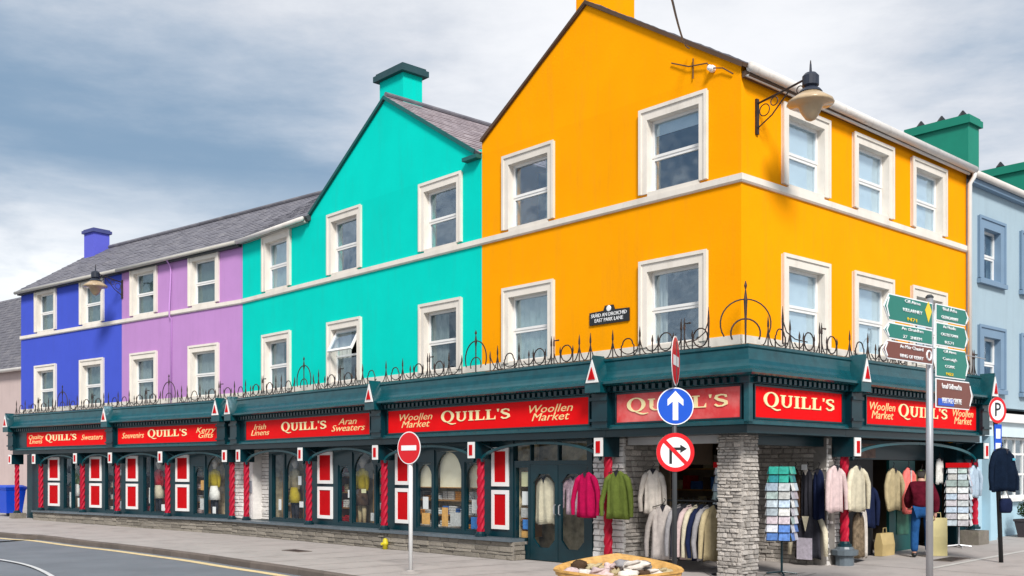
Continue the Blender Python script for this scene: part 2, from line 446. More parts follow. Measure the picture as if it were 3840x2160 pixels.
for i in range(8, len(KP) - 10, 3):
    p = KP[i]
    if not (-22 < p.x < 14): continue
    d = -KN[i]; tdir = Vector((d.y, -d.x)); vs = []
    for k in range(13):
        q = p + d * (0.12 + k * 0.55)
        for o_ in (-0.008, 0.008):
            w_ = q + tdir * o_; vs.append((w_.x, w_.y, ground_h(w_.x, w_.y) + 0.004))
    MB().add(vs, [(2 * k, 2 * k + 2, 2 * k + 3, 2 * k + 1) for k in range(12)]).build('paving_joint', M_KERB, pav)
road = structure(strip(0.0, 14.0, -0.125, 3).build('road', M_ROAD, smooth=True))
strip(0.22, 0.42, -0.119).build('yellow_line', M_YEL, road)
# white bend line on the road near the left edge
wl = [Vector((-13.5, 24.3)), Vector((-12.2, 23.6)), Vector((-11.0, 22.6)), Vector((-9.9, 21.4)), Vector((-8.8, 19.8)), Vector((-7.9, 18.2)), Vector((-7.2, 16.4))]
wl = smooth_path(wl, 4); wn = normals2(wl)
mb = MB(); vs = []
for p, nn in zip(wl, wn):
    for o in (-0.045, 0.045):
        vs.append((p.x + nn.x * o, p.y + nn.y * o, ground_h(p.x, p.y) * 0 - 0.121 + 0.05 * max(0, min(1, (-p.x - 7.79) / 9)) + 0.012))
mb.add(vs, [(2 * i, 2 * i + 2, 2 * i + 3, 2 * i + 1) for i in range(len(wl) - 1)]).build('white_line', M_WLINE, road)
# kerb stones
kerb = structure(empty('kerb', (0, 0, 0), 0, (0, 0, 0)))
dist = 0
i0 = next(i for i, p in enumerate(KP) if p.x > -24)
i1 = next(i for i, p in enumerate(KP) if p.x > 16 and p.y > 15)
acc = []
P = []
for i in range(i0, i1):                   # resample every 0.92 m
    P.append(KP[i])
dense = smooth_path([tuple(p) for p in P], 6)
cur = dense[0]; pts = [cur]; run = 0
for a, b in zip(dense, dense[1:]):
    run += (b - a).length
    if run >= 0.92: pts.append(b); run = 0
for a, b in zip(pts, pts[1:]):
    d = (b - a).normalized(); nn = Vector((d.y, -d.x)); L = (b - a).length
    mb = MB()
    prof = [(-0.10, -0.2), (0.03, -0.2), (0.03, -0.02), (0.012, 0.006), (-0.10, 0.006)]
    r = []
    for t in (0.004, L - 0.004):
        r.append([(a.x + d.x * t + nn.x * o, a.y + d.y * t + nn.y * o, z + ground_h(a.x + d.x * t, a.y + d.y * t)) for o, z in prof])
    mb.rings(r).build('kerb_stone', M_KERB, kerb)
# pale edging strip along the side street and an iron cover
mb = MB(); vs = []
for s in range(0, 13):
    for y in (-1.72, -1.60):
        p = wpos('R', s * 0.9 + 3.2, y); vs.append((p.x, p.y, ground_h(p.x, p.y) + 0.006))
mb.add(vs, [(2 * i, 2 * i + 2, 2 * i + 3, 2 * i + 1) for i in range(12)])
structure(mb.build('paving_edge_strip', mat('pale_edging', (0.62, 0.6, 0.56), var=0.2)))
def cover(fr, s, y, w, d, nm, label):
    p = wpos(fr, s, y); h = ground_h(p.x, p.y)
    t = thing(nm, label, 'drain cover', fr, (s, y, h + 0.0), local=True)
    sl = 0.026 if fr == 'R' else 0.0
    t.rotation_euler.y = -math.atan(sl)
    MB().frame(-w / 2, w / 2, -d / 2, d / 2, 0.03, 0, 0.012).xf(lambda x, y, z: (x, z, y)).build('rim', M_KERB, t)
    mb = MB()
    for i in range(6):
        x = -w / 2 + 0.05 + i * (w - 0.1) / 6
        mb.box(x, x + (w - 0.1) / 6 - 0.012, -d / 2 + 0.035, d / 2 - 0.035, 0.0, 0.009)
    mb.build('grating', M_IRON, t, kind='stuff')
cover('R', 5.0, -1.25, 0.8, 0.4, 'drain_cover', 'dark iron drain cover in the pavement beside the direction signpost')
cover('F', 6.7, -2.2, 0.75, 0.35, 'drain_cover', 'small dark iron cover in the pavement left of the no-entry sign')

# ------------------------------------------------------------------ houses
BAND, REV = 0.165, 0.17
def wall_mesh(s0, s1, z0, z1, ops, th=0.3):
    """front wall with real openings"""
    mb = MB()
    xs = sorted({s0, s1, *[v for o in ops for v in o[:2]]}); zs = sorted({z0, z1, *[v for o in ops for v in o[2:4]]})
    inside = lambda x, z: any(o[0] < x < o[1] and o[2] < z < o[3] for o in ops)
    for a, b in zip(xs, xs[1:]):
        for c, d in zip(zs, zs[1:]):
            if inside((a + b) / 2, (c + d) / 2): continue
            mb.add([(a, 0, c), (b, 0, c), (b, 0, d), (a, 0, d)], [(0, 1, 2, 3)])
            mb.add([(a, th, c), (b, th, c), (b, th, d), (a, th, d)], [(3, 2, 1, 0)])
    for a, b, c, d in [o[:4] for o in ops]:
        mb.add([(a, 0, c), (b, 0, c), (b, 0, d), (a, 0, d), (a, th, c), (b, th, c), (b, th, d), (a, th, d)], [(0, 4, 5, 1), (1, 5, 6, 2), (2, 6, 7, 3), (3, 7, 4, 0)])
    mb.add([(s0, 0, z0), (s0, th, z0), (s0, th, z1), (s0, 0, z1)], [(0, 1, 2, 3)])
    mb.add([(s1, 0, z0), (s1, th, z0), (s1, th, z1), (s1, 0, z1)], [(3, 2, 1, 0)])
    mb.add([(s0, 0, z1), (s1, 0, z1), (s1, th, z1), (s0, th, z1)], [(0, 1, 2, 3)])
    return mb
def window(root, a, b, z0, z1, surround=M_CREAM, sash=M_WHITE, gl=M_GLASS, curtain=None, band=BAND, top=0.19, sill=True, opened=False, blind=None, wb=0):
    """a..b, z0..z1: the opening. Surround > sash_frame, pane, pane, curtain"""
    e = 0.006
    mb = MB()
    mb.box(a - band, a + e, -0.05, REV, z0, z1 + top); mb.box(b - e, b + band, -0.05, REV, z0, z1 + top)
    mb.box(a + e, b - e, -0.05, REV, z1 - e, z1 + top)
    # raised outer fillet
    mb.box(a - band - 0.012, a - band + 0.05, -0.075, -0.05, z0, z1 + top); mb.box(b + band - 0.05, b + band + 0.012, -0.075, -0.05, z0, z1 + top)
    mb.box(a - band - 0.012, b + band + 0.012, -0.075, -0.05, z1 + top, z1 + top + 0.012)
    mb.box(a - band + 0.05, b + band - 0.05, -0.075, -0.05, z1 + top - 0.05, z1 + top)
    w = mb.build('window', surround, root)
    if sill: MB().box(a + e, b - e, -0.04, REV, z0 - 0.05, z0 + 0.025).build('sill', surround, w)
    zb = z0 + 0.026; a += e; b -= e; zt = z1 - e
    zm = (zb + zt) / 2
    y0, y1 = REV - 0.055, REV - 0.005
    f = 0.05
    if not opened:
        MB().frame(a, b, zm - 0.02, zt, f, y0 - 0.012, y1, wb=0.05).build('sash_frame', sash, w)
        MB().box(a + f, b - f, y0 + 0.015, y0 + 0.022, zm + 0.03, zt - f).build('pane', gl, w)
    else:                                     # top-hung sash swung out
        MB().frame(a, b, zm, zt, 0.035, y0, y1, wb=0.0).build('sash_frame', sash, w)
        h = zt - zm - 0.06
        ang = rad(28)
        R = lambda x, y, z: (x, y0 + (y * math.cos(ang) - (-z) * math.sin(ang) * 1.0), zt - 0.04 + (z * math.cos(ang) + y * math.sin(ang)))
        MB().frame(a + 0.04, b - 0.04, -h, 0, 0.06, -0.03, 0.02).xf(lambda x, y, z: (x, y0 + y * math.cos(ang) + z * math.sin(ang), zt - 0.04 - y * math.sin(ang) + z * math.cos(ang))).build('open_sash', sash, w)
        MB().box(a + 0.1, b - 0.1, -0.008, 0.0, -h + 0.06, -0.06).xf(lambda x, y, z: (x, y0 + y * math.cos(ang) + z * math.sin(ang), zt - 0.04 - y * math.sin(ang) + z * math.cos(ang))).build('pane', M_GLASSB, w)
    MB().frame(a, b, zb, zm + 0.02 if opened else zm - 0.021, f, y0, y1 + 0.003, wt=0.05).build('sash_frame', sash, w)
    MB().box(a + f, b - f, y0 + 0.025, y0 + 0.032, zb + f, zm - 0.06).build('pane', gl, w)
    if curtain:
        for (ca, cb, cm) in curtain:
            vs = []; n = 24
            x0 = a + (b - a) * ca; x1 = a + (b - a) * cb
            for k in range(n + 1):
                x = x0 + (x1 - x0) * k / n; yy = REV + 0.04 + 0.018 * math.sin(k * 1.9) + 0.01 * math.sin(k * 0.7 + a)
                vs += [(x, yy, zb), (x, yy, zt)]
            MB().add(vs, [(2 * k, 2 * k + 2, 2 * k + 3, 2 * k + 1) for k in range(n)]).build('curtain', cm, w, smooth=True)
    if blind:
        MB().box(a + 0.02, b - 0.02, REV + 0.005, REV + 0.015, zb + (zt - zb) * blind[0], zt).build('blind', blind[1], w)
    return w

def slates(parent, quad, m, cw=0.28, ch=0.22, name='slates'):
    """rows of lapped slates on a roof plane; quad = eave left, eave right, ridge right, ridge left"""
    A, Bq, Cq, D = [Vector(p) for p in quad]
    up = ((D - A) + (Cq - Bq)) / 2; H = up.length
    rows = int(H / ch)
    nrm = (Bq - A).cross(D - A).normalized()
    if nrm.z < 0: nrm = -nrm
    mb = MB()
    for r in range(rows):
        t0 = r / rows; t1 = min((r + 1.25) / rows, 1.0)
        l0 = A.lerp(D, t0); r0 = Bq.lerp(Cq, t0); l1 = A.lerp(D, t1); r1 = Bq.lerp(Cq, t1)
        W = (r0 - l0).length; n = max(1, int(W / cw))
        sh = 0.5 if r % 2 else 0.0
        for k in range(-1, n + 1):
            a = max((k + sh + 0.02) / n, 0.0); b = min((k + 1 + sh - 0.02) / n, 1.0)
            if b - a < 0.002: continue
            hi = random.uniform(0.014, 0.03); lo = 0.006
            dn = random.uniform(-0.012, 0.012) / H
            p = [l0.lerp(r0, a) - up * dn, l0.lerp(r0, b) - up * dn, l1.lerp(r1, b), l1.lerp(r1, a)]
            top = [p[0] + nrm * hi, p[1] + nrm * hi, p[2] + nrm * lo, p[3] + nrm * lo]
            mb.add([tuple(q) for q in p] + [tuple(q) for q in top], [(4, 5, 6, 7), (0, 1, 5, 4), (1, 2, 6, 5), (3, 0, 4, 7)])
    o = mb.build(name, m, parent, kind='stuff')
    return o
def roof(root, quads, m, th=0.14, name='roof', slab=None):
    """roof planes as slabs with slates on the planes that are seen"""
    mb = MB()
    for q, seen in quads:
        V = [Vector(p) for p in q]
        nrm = (V[1] - V[0]).cross(V[3] - V[0]).normalized()
        if nrm.z < 0: nrm = -nrm
        mb.add([tuple(v) for v in V] + [tuple(v - nrm * th) for v in V], [(0, 1, 2, 3), (7, 6, 5, 4), (0, 4, 5, 1), (1, 5, 6, 2), (2, 6, 7, 3), (3, 7, 4, 0)])
    r = mb.build(name, slab or M_LEAD, root)
    for q, seen in quads:
        if seen: slates(r, q, m)
    return r
def chimney(root, x0, x1, y0, y1, z0, z1, m, capm, cap=0.2, over=0.09, pots=0):
    c = MB().box(x0, x1, y0, y1, z0, z1).build('chimney', m, root)
    mb = MB().box(x0 - over, x1 + over, y0 - over, y1 + over, z1, z1 + cap * 0.7)
    mb.box(x0 - over + 0.05, x1 + over - 0.05, y0 - over + 0.05, y1 + over - 0.05, z1 + cap * 0.7, z1 + cap)
    mb.build('chimney_cap', capm, c)
    for i in range(pots):
        t = (i + 0.5) / pots
        cx, cy = (x0 + x1) / 2, y0 + (y1 - y0) * t
        MB().lathe([(0.10, z1 + cap), (0.09, z1 + cap + 0.06), (0.13, z1 + cap + 0.07), (0.13, z1 + cap + 0.09), (0.02, z1 + cap + 0.24)], 8, (cx, cy)).build('chimney_pot', M_BLACK, c)
    return c
def shell(root, s0, s1, z1, depth, m, right=True, left=True):
    mb = MB()
    if left: mb.box(s0, s0 + 0.2, 0.302, depth, 0, z1)
    if right: mb.box(s1 - 0.2, s1, 0.302, depth, 0, z1)
    mb.box(s0, s1, depth, depth + 0.2, 0, z1)
    mb.build('rear_wall', m, root)
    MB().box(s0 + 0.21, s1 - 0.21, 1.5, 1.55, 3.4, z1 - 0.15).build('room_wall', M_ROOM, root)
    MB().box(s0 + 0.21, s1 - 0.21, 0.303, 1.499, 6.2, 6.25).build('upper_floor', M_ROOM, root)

ZT, ZS, ZS1 = 3.3, 6.66, 6.82           # wall start, string course
LO = (4.06, 5.43); UP = (6.845, 8.185)
def house(name, label, fr, s0, s1, eave, m, wins, at=None):
    h = thing(name, label, 'house', fr, ((s0 + s1) / 2, 0, 0))
    ops = [(a, b, z0, z1) for (a, b, z0, z1, kw) in wins]
    wall_mesh(s0, s1, ZT, eave, ops).build('wall', m, h)
    for (a, b, z0, z1, kw) in wins:
        window(h, a, b, z0, z1, **kw)
    return h
def course(h, a, b, wins, m=M_CREAM):
    """string course, in pieces between the upper windows (it runs under their sills)"""
    MB().prismx([(0.0, ZS), (-0.035, ZS), (-0.058, ZS + 0.03), (-0.058, ZS1 - 0.028), (-0.045, ZS1 - 0.027), (-0.0, ZS1 - 0.027)], a, b).build('string_course', m, h)

W = lambda c: (c - 0.59, c + 0.59)
CUR = [(0.0, 0.28, M_CURT), (0.8, 1.0, M_CURT)]
# --- blue
bw = [-11.38, -8.24]
wins = []
for c in bw:
    wins += [(*W(c), *LO, dict(curtain=[(0, 1, M_CURTG)])), (*W(c), *UP, dict(curtain=[(0, 1, M_CURTG)]))]
blue = house('blue_house', 'royal blue painted two-window house at the far left end of the terrace', 'L', -13.24, -6.42, 8.36, M_BLUE, wins)
course(blue, -13.24, -6.42, bw)
shell(blue, -13.24, -6.42, 8.36, 6.0, M_BLUE, right=False)
RZ = 10.42
MB().prismx([(0.02, 8.36), (3.0, RZ - 0.2), (5.98, 8.36)], -13.24, -13.04).build('gable_wall', M_BLUE, blue)
roof(blue, [(((-13.34, -0.16, 8.42), (-6.42, -0.16, 8.42), (-6.42, 3.0, RZ), (-13.34, 3.0, RZ)), True),
            (((-6.42, 6.2, 8.3), (-13.34, 6.2, 8.3), (-13.34, 3.0, RZ), (-6.42, 3.0, RZ)), False)], M_SLATE)
chimney(blue, -13.6 + 0.55, -12.75 + 0.4, 2.35, 3.0, 9.9, 10.95, mat('paint_blue_chimney', (0.11, 0.12, 0.55), **PLASTER), mat('blue_grey_cap', (0.06, 0.07, 0.22), var=0.2), 0.16, 0.07)
# --- purple
pw = [-5.09, -1.86]
wins = []
for c in pw:
    wins += [(*W(c), *LO, dict(curtain=[(0, 0.55, M_CURT)] if c < -4 else [(0, .7, M_CURT)])), (*W(c), *UP, dict(curtain=[(0, 1, M_CURTG)]))]
purple = house('purple_house', 'lilac purple painted house between the blue and the turquoise house', 'L', -6.42, 0.0, 8.40, M_PURPLE, wins)
course(purple, -6.42, -0.006, pw)
shell(purple, -6.42, 0, 8.40, 6.0, M_PURPLE, left=False)
roof(purple, [(((-6.42, -0.16, 8.42), (0.0, -0.16, 8.47), (0.228, 3.0, RZ + 0.04), (-6.42, 3.0, RZ)), True),
              (((0.3, 6.2, 8.3), (-6.42, 6.2, 8.3), (-6.42, 3.0, RZ), (0.228, 3.0, RZ + 0.04)), False)], M_SLATE)
def gutter(root, path, m, r=0.06, name='gutter'):
    return MB().tube(path, r, 8).build(name, m, root, smooth=True)
gutter(blue, [(-13.3, -0.2, 8.37), (-6.43, -0.2, 8.37)], M_GUTTERG)
MB().box(-13.24, -6.42, -0.14, -0.02, 8.28, 8.36).build('eaves_board', M_LEAD, blue)
gutter(purple, [(-6.41, -0.2, 8.37), (-0.02, -0.2, 8.42)], M_GUTTERG)
MB().box(-6.42, -0.02, -0.14, -0.02, 8.30, 8.38).build('eaves_board', M_LEAD, purple)
MB().tube([(-3.56, -0.2, 8.36), (-3.56, -0.06, 8.2), (-3.56, -0.035, 8.0), (-3.56, -0.095, 6.9), (-3.56, -0.095, 6.62), (-3.56, -0.03, 6.55), (-3.56, -0.03, 3.9)], 0.024, 8).build('downpipe', mat('paint_purple_pipe', (0.52, 0.27, 0.60), rough=0.5, var=0.05), purple, smooth=True)
# --- turquoise
tw = [1.97, 5.33, 9.21]
wins = []
kwl = [dict(curtain=[(0, .5, M_CURT)]), dict(curtain=[(0, .45, M_CURT)], opened=True), dict(curtain=[(0, .5, M_CURT)])]
for i, c in enumerate(tw):
    wins += [(*W(c), *LO, kwl[i]), (*W(c), *UP, dict(gl=M_GLASSB, curtain=[(0, 1, M_CURTG)] if i == 0 else None))]
teal = house('turquoise_house', 'turquoise painted house with a steep front gable beside the orange house', 'F', 0.0, 10.61, 8.45, M_TEAL, wins)
course(teal, 0.006, 10.605, tw)
shell(teal, 0, 10.61, 8.45, 6.0, M_TEAL)
GA = (7.07, 10.72)
MB().prism([(3.72, 8.45), (10.61, 8.45), (10.61, 8.72), (10.3, 8.75), GA, (3.72, 8.58)], 0.0, 0.3).build('gable_wall', M_TEAL, teal)
roof(teal, [(((0.0, -0.16, 8.47), (3.72, -0.16, 8.5), (3.72, 3.0, RZ + 0.06), (-0.228, 3.0, RZ + 0.04)), True),
            (((3.72, 6.2, 8.3), (-0.3, 6.2, 8.3), (-0.228, 3.0, RZ + 0.04), (3.72, 3.0, RZ + 0.06)), False)], M_SLATE)
sl = (GA[1] - 8.75) / (10.3 - 7.07)
slL = (GA[1] - 8.58) / (7.07 - 3.72)
roof(teal, [(((10.6, -0.06, GA[1] + 0.07 - sl * 3.53), (10.6, 7.5, GA[1] + 0.07 - sl * 3.53), (7.07, 7.5, GA[1] + 0.07), (7.07, -0.06, GA[1] + 0.07)), True),
            (((3.62, 7.5, GA[1] + 0.07 - slL * 3.45), (3.62, -0.06, GA[1] + 0.07 - slL * 3.45), (7.07, -0.06, GA[1] + 0.07), (7.07, 7.5, GA[1] + 0.07)), False)], M_SLATEP, th=0.07, name='gable_roof')
MB().prism([(3.60, 8.56), (3.68, 8.52), (7.07, GA[1] - 0.01), (7.07, GA[1] + 0.08)], -0.07, -0.003).build('bargeboard', M_TEALTRIM, teal)
MB().prism([(10.40, 8.66), (10.45, 8.74), (7.07, GA[1] + 0.08), (7.07, GA[1] - 0.01)], -0.07, -0.003).build('bargeboard', M_TEALTRIM, teal)
MB().box(10.12, 10.6, -0.16, -0.003, 8.52, 8.6).build('eaves_return', M_TEALTRIM, teal)
gutter(teal, [(0.0, -0.2, 8.42), (3.62, -0.2, 8.45)], M_GUTTER, 0.065)
MB().box(0.02, 3.6, -0.15, -0.02, 8.37, 8.45).build('eaves_board', M_GUTTERG, teal)
MB().tube([(0.0, 3.0, RZ + 0.10), (3.72, 3.0, RZ + 0.12)], 0.07, 8).build('ridge_tiles', M_SLATE, teal)
MB().tube([(7.07, 0.0, GA[1] + 0.12), (7.07, 7.5, GA[1] + 0.12)], 0.06, 8).build('ridge_tiles', M_SLATE, teal)
MB().tube([(-13.3, 3.0, RZ + 0.06), (-6.44, 3.0, RZ + 0.06)], 0.07, 8).build('ridge_tiles', M_SLATE, blue)
MB().tube([(-6.42, 3.0, RZ + 0.06), (0.22, 3.0, RZ + 0.09)], 0.07, 8).build('ridge_tiles', M_SLATE, purple)
chimney(teal, 6.12, 7.1, 0.5, 1.08, 10.0, 11.5, M_TEAL, mat('dark_green_cap', (0.02, 0.07, 0.08), var=0.2), 0.2, 0.12)
# --- orange (front with gable + side along the other street)
ow = [12.08, 15.83]; rw = [1.94, 4.32, 6.62]
wins = []
for i, c in enumerate(ow):
    wins += [(*W(c), *LO, dict(gl=M_GLASSB, curtain=[(0, 1, M_CURTG)] if i == 0 else [(0, .22, M_CURT), (.82, 1, M_CURTG)])), (*W(c), *UP, dict(gl=M_GLASSB, curtain=[(.75, 1, M_CURTG)] if i == 0 else None, blind=(0.8, M_BLIND) if i == 1 else None))]
orange = house('orange_house', 'tall bright orange gabled corner house with white window surrounds', 'F', 10.61, FC, 8.60, M_ORANGE, wins)
course(orange, 10.61, lambda y: FC - y, ow)
GO = (13.70, 10.80)
MB().prism([(10.61, 8.60), (FC, 8.60), GO, (10.61, 8.90)], 0.0, 0.3).build('gable_wall', M_ORANGE, orange)
toR = lambda x, y, z: (FC - y, x, z)
rwins = [(*W(c), *LO) for c in rw] + [(*W(c), UP[0], 8.09) for c in rw]
wall_mesh(0.3, 8.44, ZT, 8.42, rwins).xf(toR).build('side_wall', M_ORANGE, orange)
MB().box(FC - 0.3, FC, 0.003, 0.3, 8.42, 8.55).build('corner_block', M_ORANGE, orange)
def window_R(root, *a, **k):
    n0 = set(o.name for o in root.children_recursive)
    w = window(root, *a, **k)
    off = OFF[root.name]
    for o in [w] + list(w.children):
        for v in o.data.vertices:
            x, y, z = v.co.x + off.x, v.co.y + off.y, v.co.z + off.z
            v.co = (FC - y - off.x, x - off.y, z - off.z)
    return w
for i, c in enumerate(rw):
    window_R(orange, *W(c), *LO, gl=M_GLASSB, blind=(0.0, M_BLIND))
    window_R(orange, *W(c), UP[0], 8.09, gl=M_GLASSB, blind=(0.0, M_BLIND), top=0.17)
MB().prismx([(0.0, ZS), (-0.035, ZS), (-0.058, ZS + 0.03), (-0.058, ZS1 - 0.028), (-0.045, ZS1 - 0.027), (-0.0, ZS1 - 0.027)], lambda y: y, 8.38).xf(toR).build('string_course', M_CREAM, orange)
mb = MB(); mb.box(10.61, 10.81, 0.302, 8.44, 0, 8.6); mb.box(10.61, FC - 0.302, 8.24, 8.44, 0, 8.4); mb.build('rear_wall', M_ORANGE, orange)
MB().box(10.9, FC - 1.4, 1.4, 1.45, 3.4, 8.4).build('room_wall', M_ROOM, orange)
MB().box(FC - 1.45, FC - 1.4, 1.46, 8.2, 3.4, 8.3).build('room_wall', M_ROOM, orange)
so = (GO[1] - 8.62) / (FC - GO[0])
sol = (GO[1] - 8.93) / (GO[0] - 10.66)
roof(orange, [(((FC + 0.16, -0.05, GO[1] + 0.06 - so * (FC + 0.16 - GO[0])), (FC + 0.16, 8.44, GO[1] - 0.12 - so * (FC + 0.16 - GO[0])), (GO[0], 8.44, GO[1] - 0.12), (GO[0], -0.05, GO[1] + 0.06)), True),
              (((10.6, 8.44, 8.93), (10.6, -0.05, 8.93), (GO[0], -0.05, GO[1] + 0.06), (GO[0], 8.44, GO[1] + 0.06)), False)], M_SLATE, th=0.06, slab=M_BROWNTRIM)
MB().prism([(10.58, 8.88), (10.64, 8.85), (GO[0], GO[1] + 0.02), (GO[0], GO[1] + 0.075)], -0.06, -0.003).build('verge', M_BROWNTRIM, orange)
MB().prism([(FC + 0.05, 8.56), (FC + 0.08, 8.63), (GO[0], GO[1] + 0.075), (GO[0], GO[1] + 0.0)], -0.06, -0.003).build('verge', M_BROWNTRIM, orange)
chimney(orange, 12.93, 13.3, 0.5, 1.85, 10.1, 12.2, M_ORANGE, M_BROWNTRIM, 0.2)
MB().box(0.0, 8.42, -0.17, -0.02, 8.40, 8.50).xf(toR).build('eaves_board', M_BROWNTRIM, orange)
mb = MB().tube([(-0.02, -0.2, 8.53), (8.42, -0.2, 8.45)], 0.085, 10).xf(toR); mb.build('gutter', M_GUTTER, orange, smooth=True)
MB().tube([(0.0, -0.12, 8.42), (8.3, -0.12, 8.36)], 0.035, 8).xf(toR).build('eaves_moulding', M_GUTTER, orange, smooth=True)
MB().tube([(8.39, -0.2, 8.42), (8.39, -0.2, 8.3), (8.39, -0.1, 8.16), (8.39, -0.1, 3.9)], 0.05, 8).xf(toR).build('downpipe', M_WHITE, orange, smooth=True)
# --- pale blue house along the side street
bwins = [(c - 0.45, c + 0.45, z0, z1, dict(surround=M_SLATEBLUE, band=0.24, top=0.24, gl=M_GLASSB, curtain=[(0, 0.6, M_CURT)])) for c in (9.68, 11.96, 14.6) for z0, z1 in ((3.72, 4.88), (6.18, 7.34))]
pale = house('pale_blue_house', 'pale blue rendered house with slate-blue window surrounds at the right edge', 'R', 8.44, 17.5, 8.32, M_PALEBLUE, bwins)
shell(pale, 8.44, 17.5, 8.32, 7.0, M_PALEBLUE)
for c in (9.68, 11.96, 14.6):
    for z in (3.62, 6.08):
        MB().box(c - 0.72, c + 0.72, -0.1, -0.003, z - 0.02, z + 0.08).build('window_ledge', M_SLATEBLUE, pale)
roof(pale, [(((8.44, -0.16, 8.38), (17.6, -0.16, 8.38), (17.6, 3.5, 10.3), (8.44, 3.5, 10.3)), True),
            (((17.6, 7.2, 8.2), (8.44, 7.2, 8.2), (8.44, 3.5, 10.3), (17.6, 3.5, 10.3)), False)], M_SLATE)
gutter(pale, [(8.46, -0.2, 8.38), (17.5, -0.2, 8.38)], M_GUTTER, 0.08)
MB().box(8.46, 17.5, -0.15, -0.003, 8.2, 8.32).build('eaves_board', M_SLATEBLUE, pale)
chimney(pale, 13.0, 13.64, 2.0, 3.75, 8.8, 11.05, M_GREENCH, M_GREENCH, 0.24, 0.08, pots=3)
chimney(pale, 16.8, 17.4, 2.0, 3.75, 8.8, 10.55, M_GREENCH, M_GREENCH, 0.24, 0.08, pots=1)
# its shopfront below
MB().box(8.5, 17.5, -0.22, -0.003, 2.95, 3.15).build('shop_cornice', M_WHITE, pale)
MB().box(8.5, 17.5, -0.12, -0.004, 2.62, 2.95).build('shop_fascia', mat('paint_very_pale_blue', (0.62, 0.72, 0.76), var=0.06), pale)
M_PB2 = mat('paint_pale_blue_wood', (0.38, 0.56, 0.66), rough=0.5, var=0.08)
for x in (8.55, 9.35, 13.4, 17.1):
    MB().box(x, x + 0.35, -0.14, 0.1, 0, 2.62).build('shop_pilaster', M_PB2, pale)
MB().box(8.5, 17.5, 0.1, 0.35, 0.0, 1.15).build('stall_riser', M_PB2, pale)
MB().box(9.7, 13.4, -0.02, 0.1, 1.1, 1.2).build('shop_sill', M_WHITE, pale)
gw = MB()
for i in range(9):
    x = 9.7 + i * 0.46; gw.box(x - 0.025, x + 0.025, 0.02, 0.08, 1.2, 2.62)
for z in (1.2, 1.72, 2.2, 2.56): gw.box(9.7, 13.4, 0.03, 0.07, z, z + 0.05)
gw.build('glazing_bars', M_WHITE, pale)
for i in range(8):
    x = 9.725 + i * 0.46
    MB().box(x, x + 0.41, 0.045, 0.052, 1.25, 2.56).build('pane', M_SHOPGLASS, pale)
MB().box(8.5, 17.5, 1.2, 1.25, 0.0, 3.0).build('shop_back', mat('grey_goods', (0.28, 0.29, 0.30), var=0.5, scale=5), pale)
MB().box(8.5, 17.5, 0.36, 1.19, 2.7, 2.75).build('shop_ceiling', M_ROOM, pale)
# --- far left house
far = thing('grey_slate_house', 'old house with grey slate roof and dull pink wall at the left edge', 'house', 'L', (-20, 6.5, 0))
MB().box(-37.0, -5.0, 6.5, 13.0, 0, 6.9).build('wall', M_PINK, far)
roof(far, [(((-37.1, 6.25, 6.95), (-4.9, 6.25, 6.95), (-4.9, 10.3, 11.8), (-37.1, 10.3, 11.8)), True)], M_SLATE)
for x in (-5.2, -37.0):
    MB().prismx([(6.7, 6.85), (10.3, 11.6), (13.0, 6.85)], x, x + 0.2).build('gable_wall', M_PINK, far)
gutter(far, [(-37.0, 6.2, 6.88), (-5.0, 6.2, 6.88)], M_GUTTER, 0.09)
MB().box(-30.2, -29.2, 6.44, 6.502, 0.1, 2.3).build('door', M_SLATEBLUE, far)

# white painted base course above the shop cornice
for root, a, b in ((blue, -13.24, -6.43), (purple, -6.42, -0.01), (teal, 0.01, 10.60), (orange, 10.61, FC + 0.03)):
    MB().box(a, b, -0.03, -0.0015, 3.7, 4.10).build('white_base', M_CREAM, root)
MB().box(-0.03, 8.3, -0.03, -0.0015, 3.7, 4.10).xf(toR).build('white_base', M_CREAM, orange)

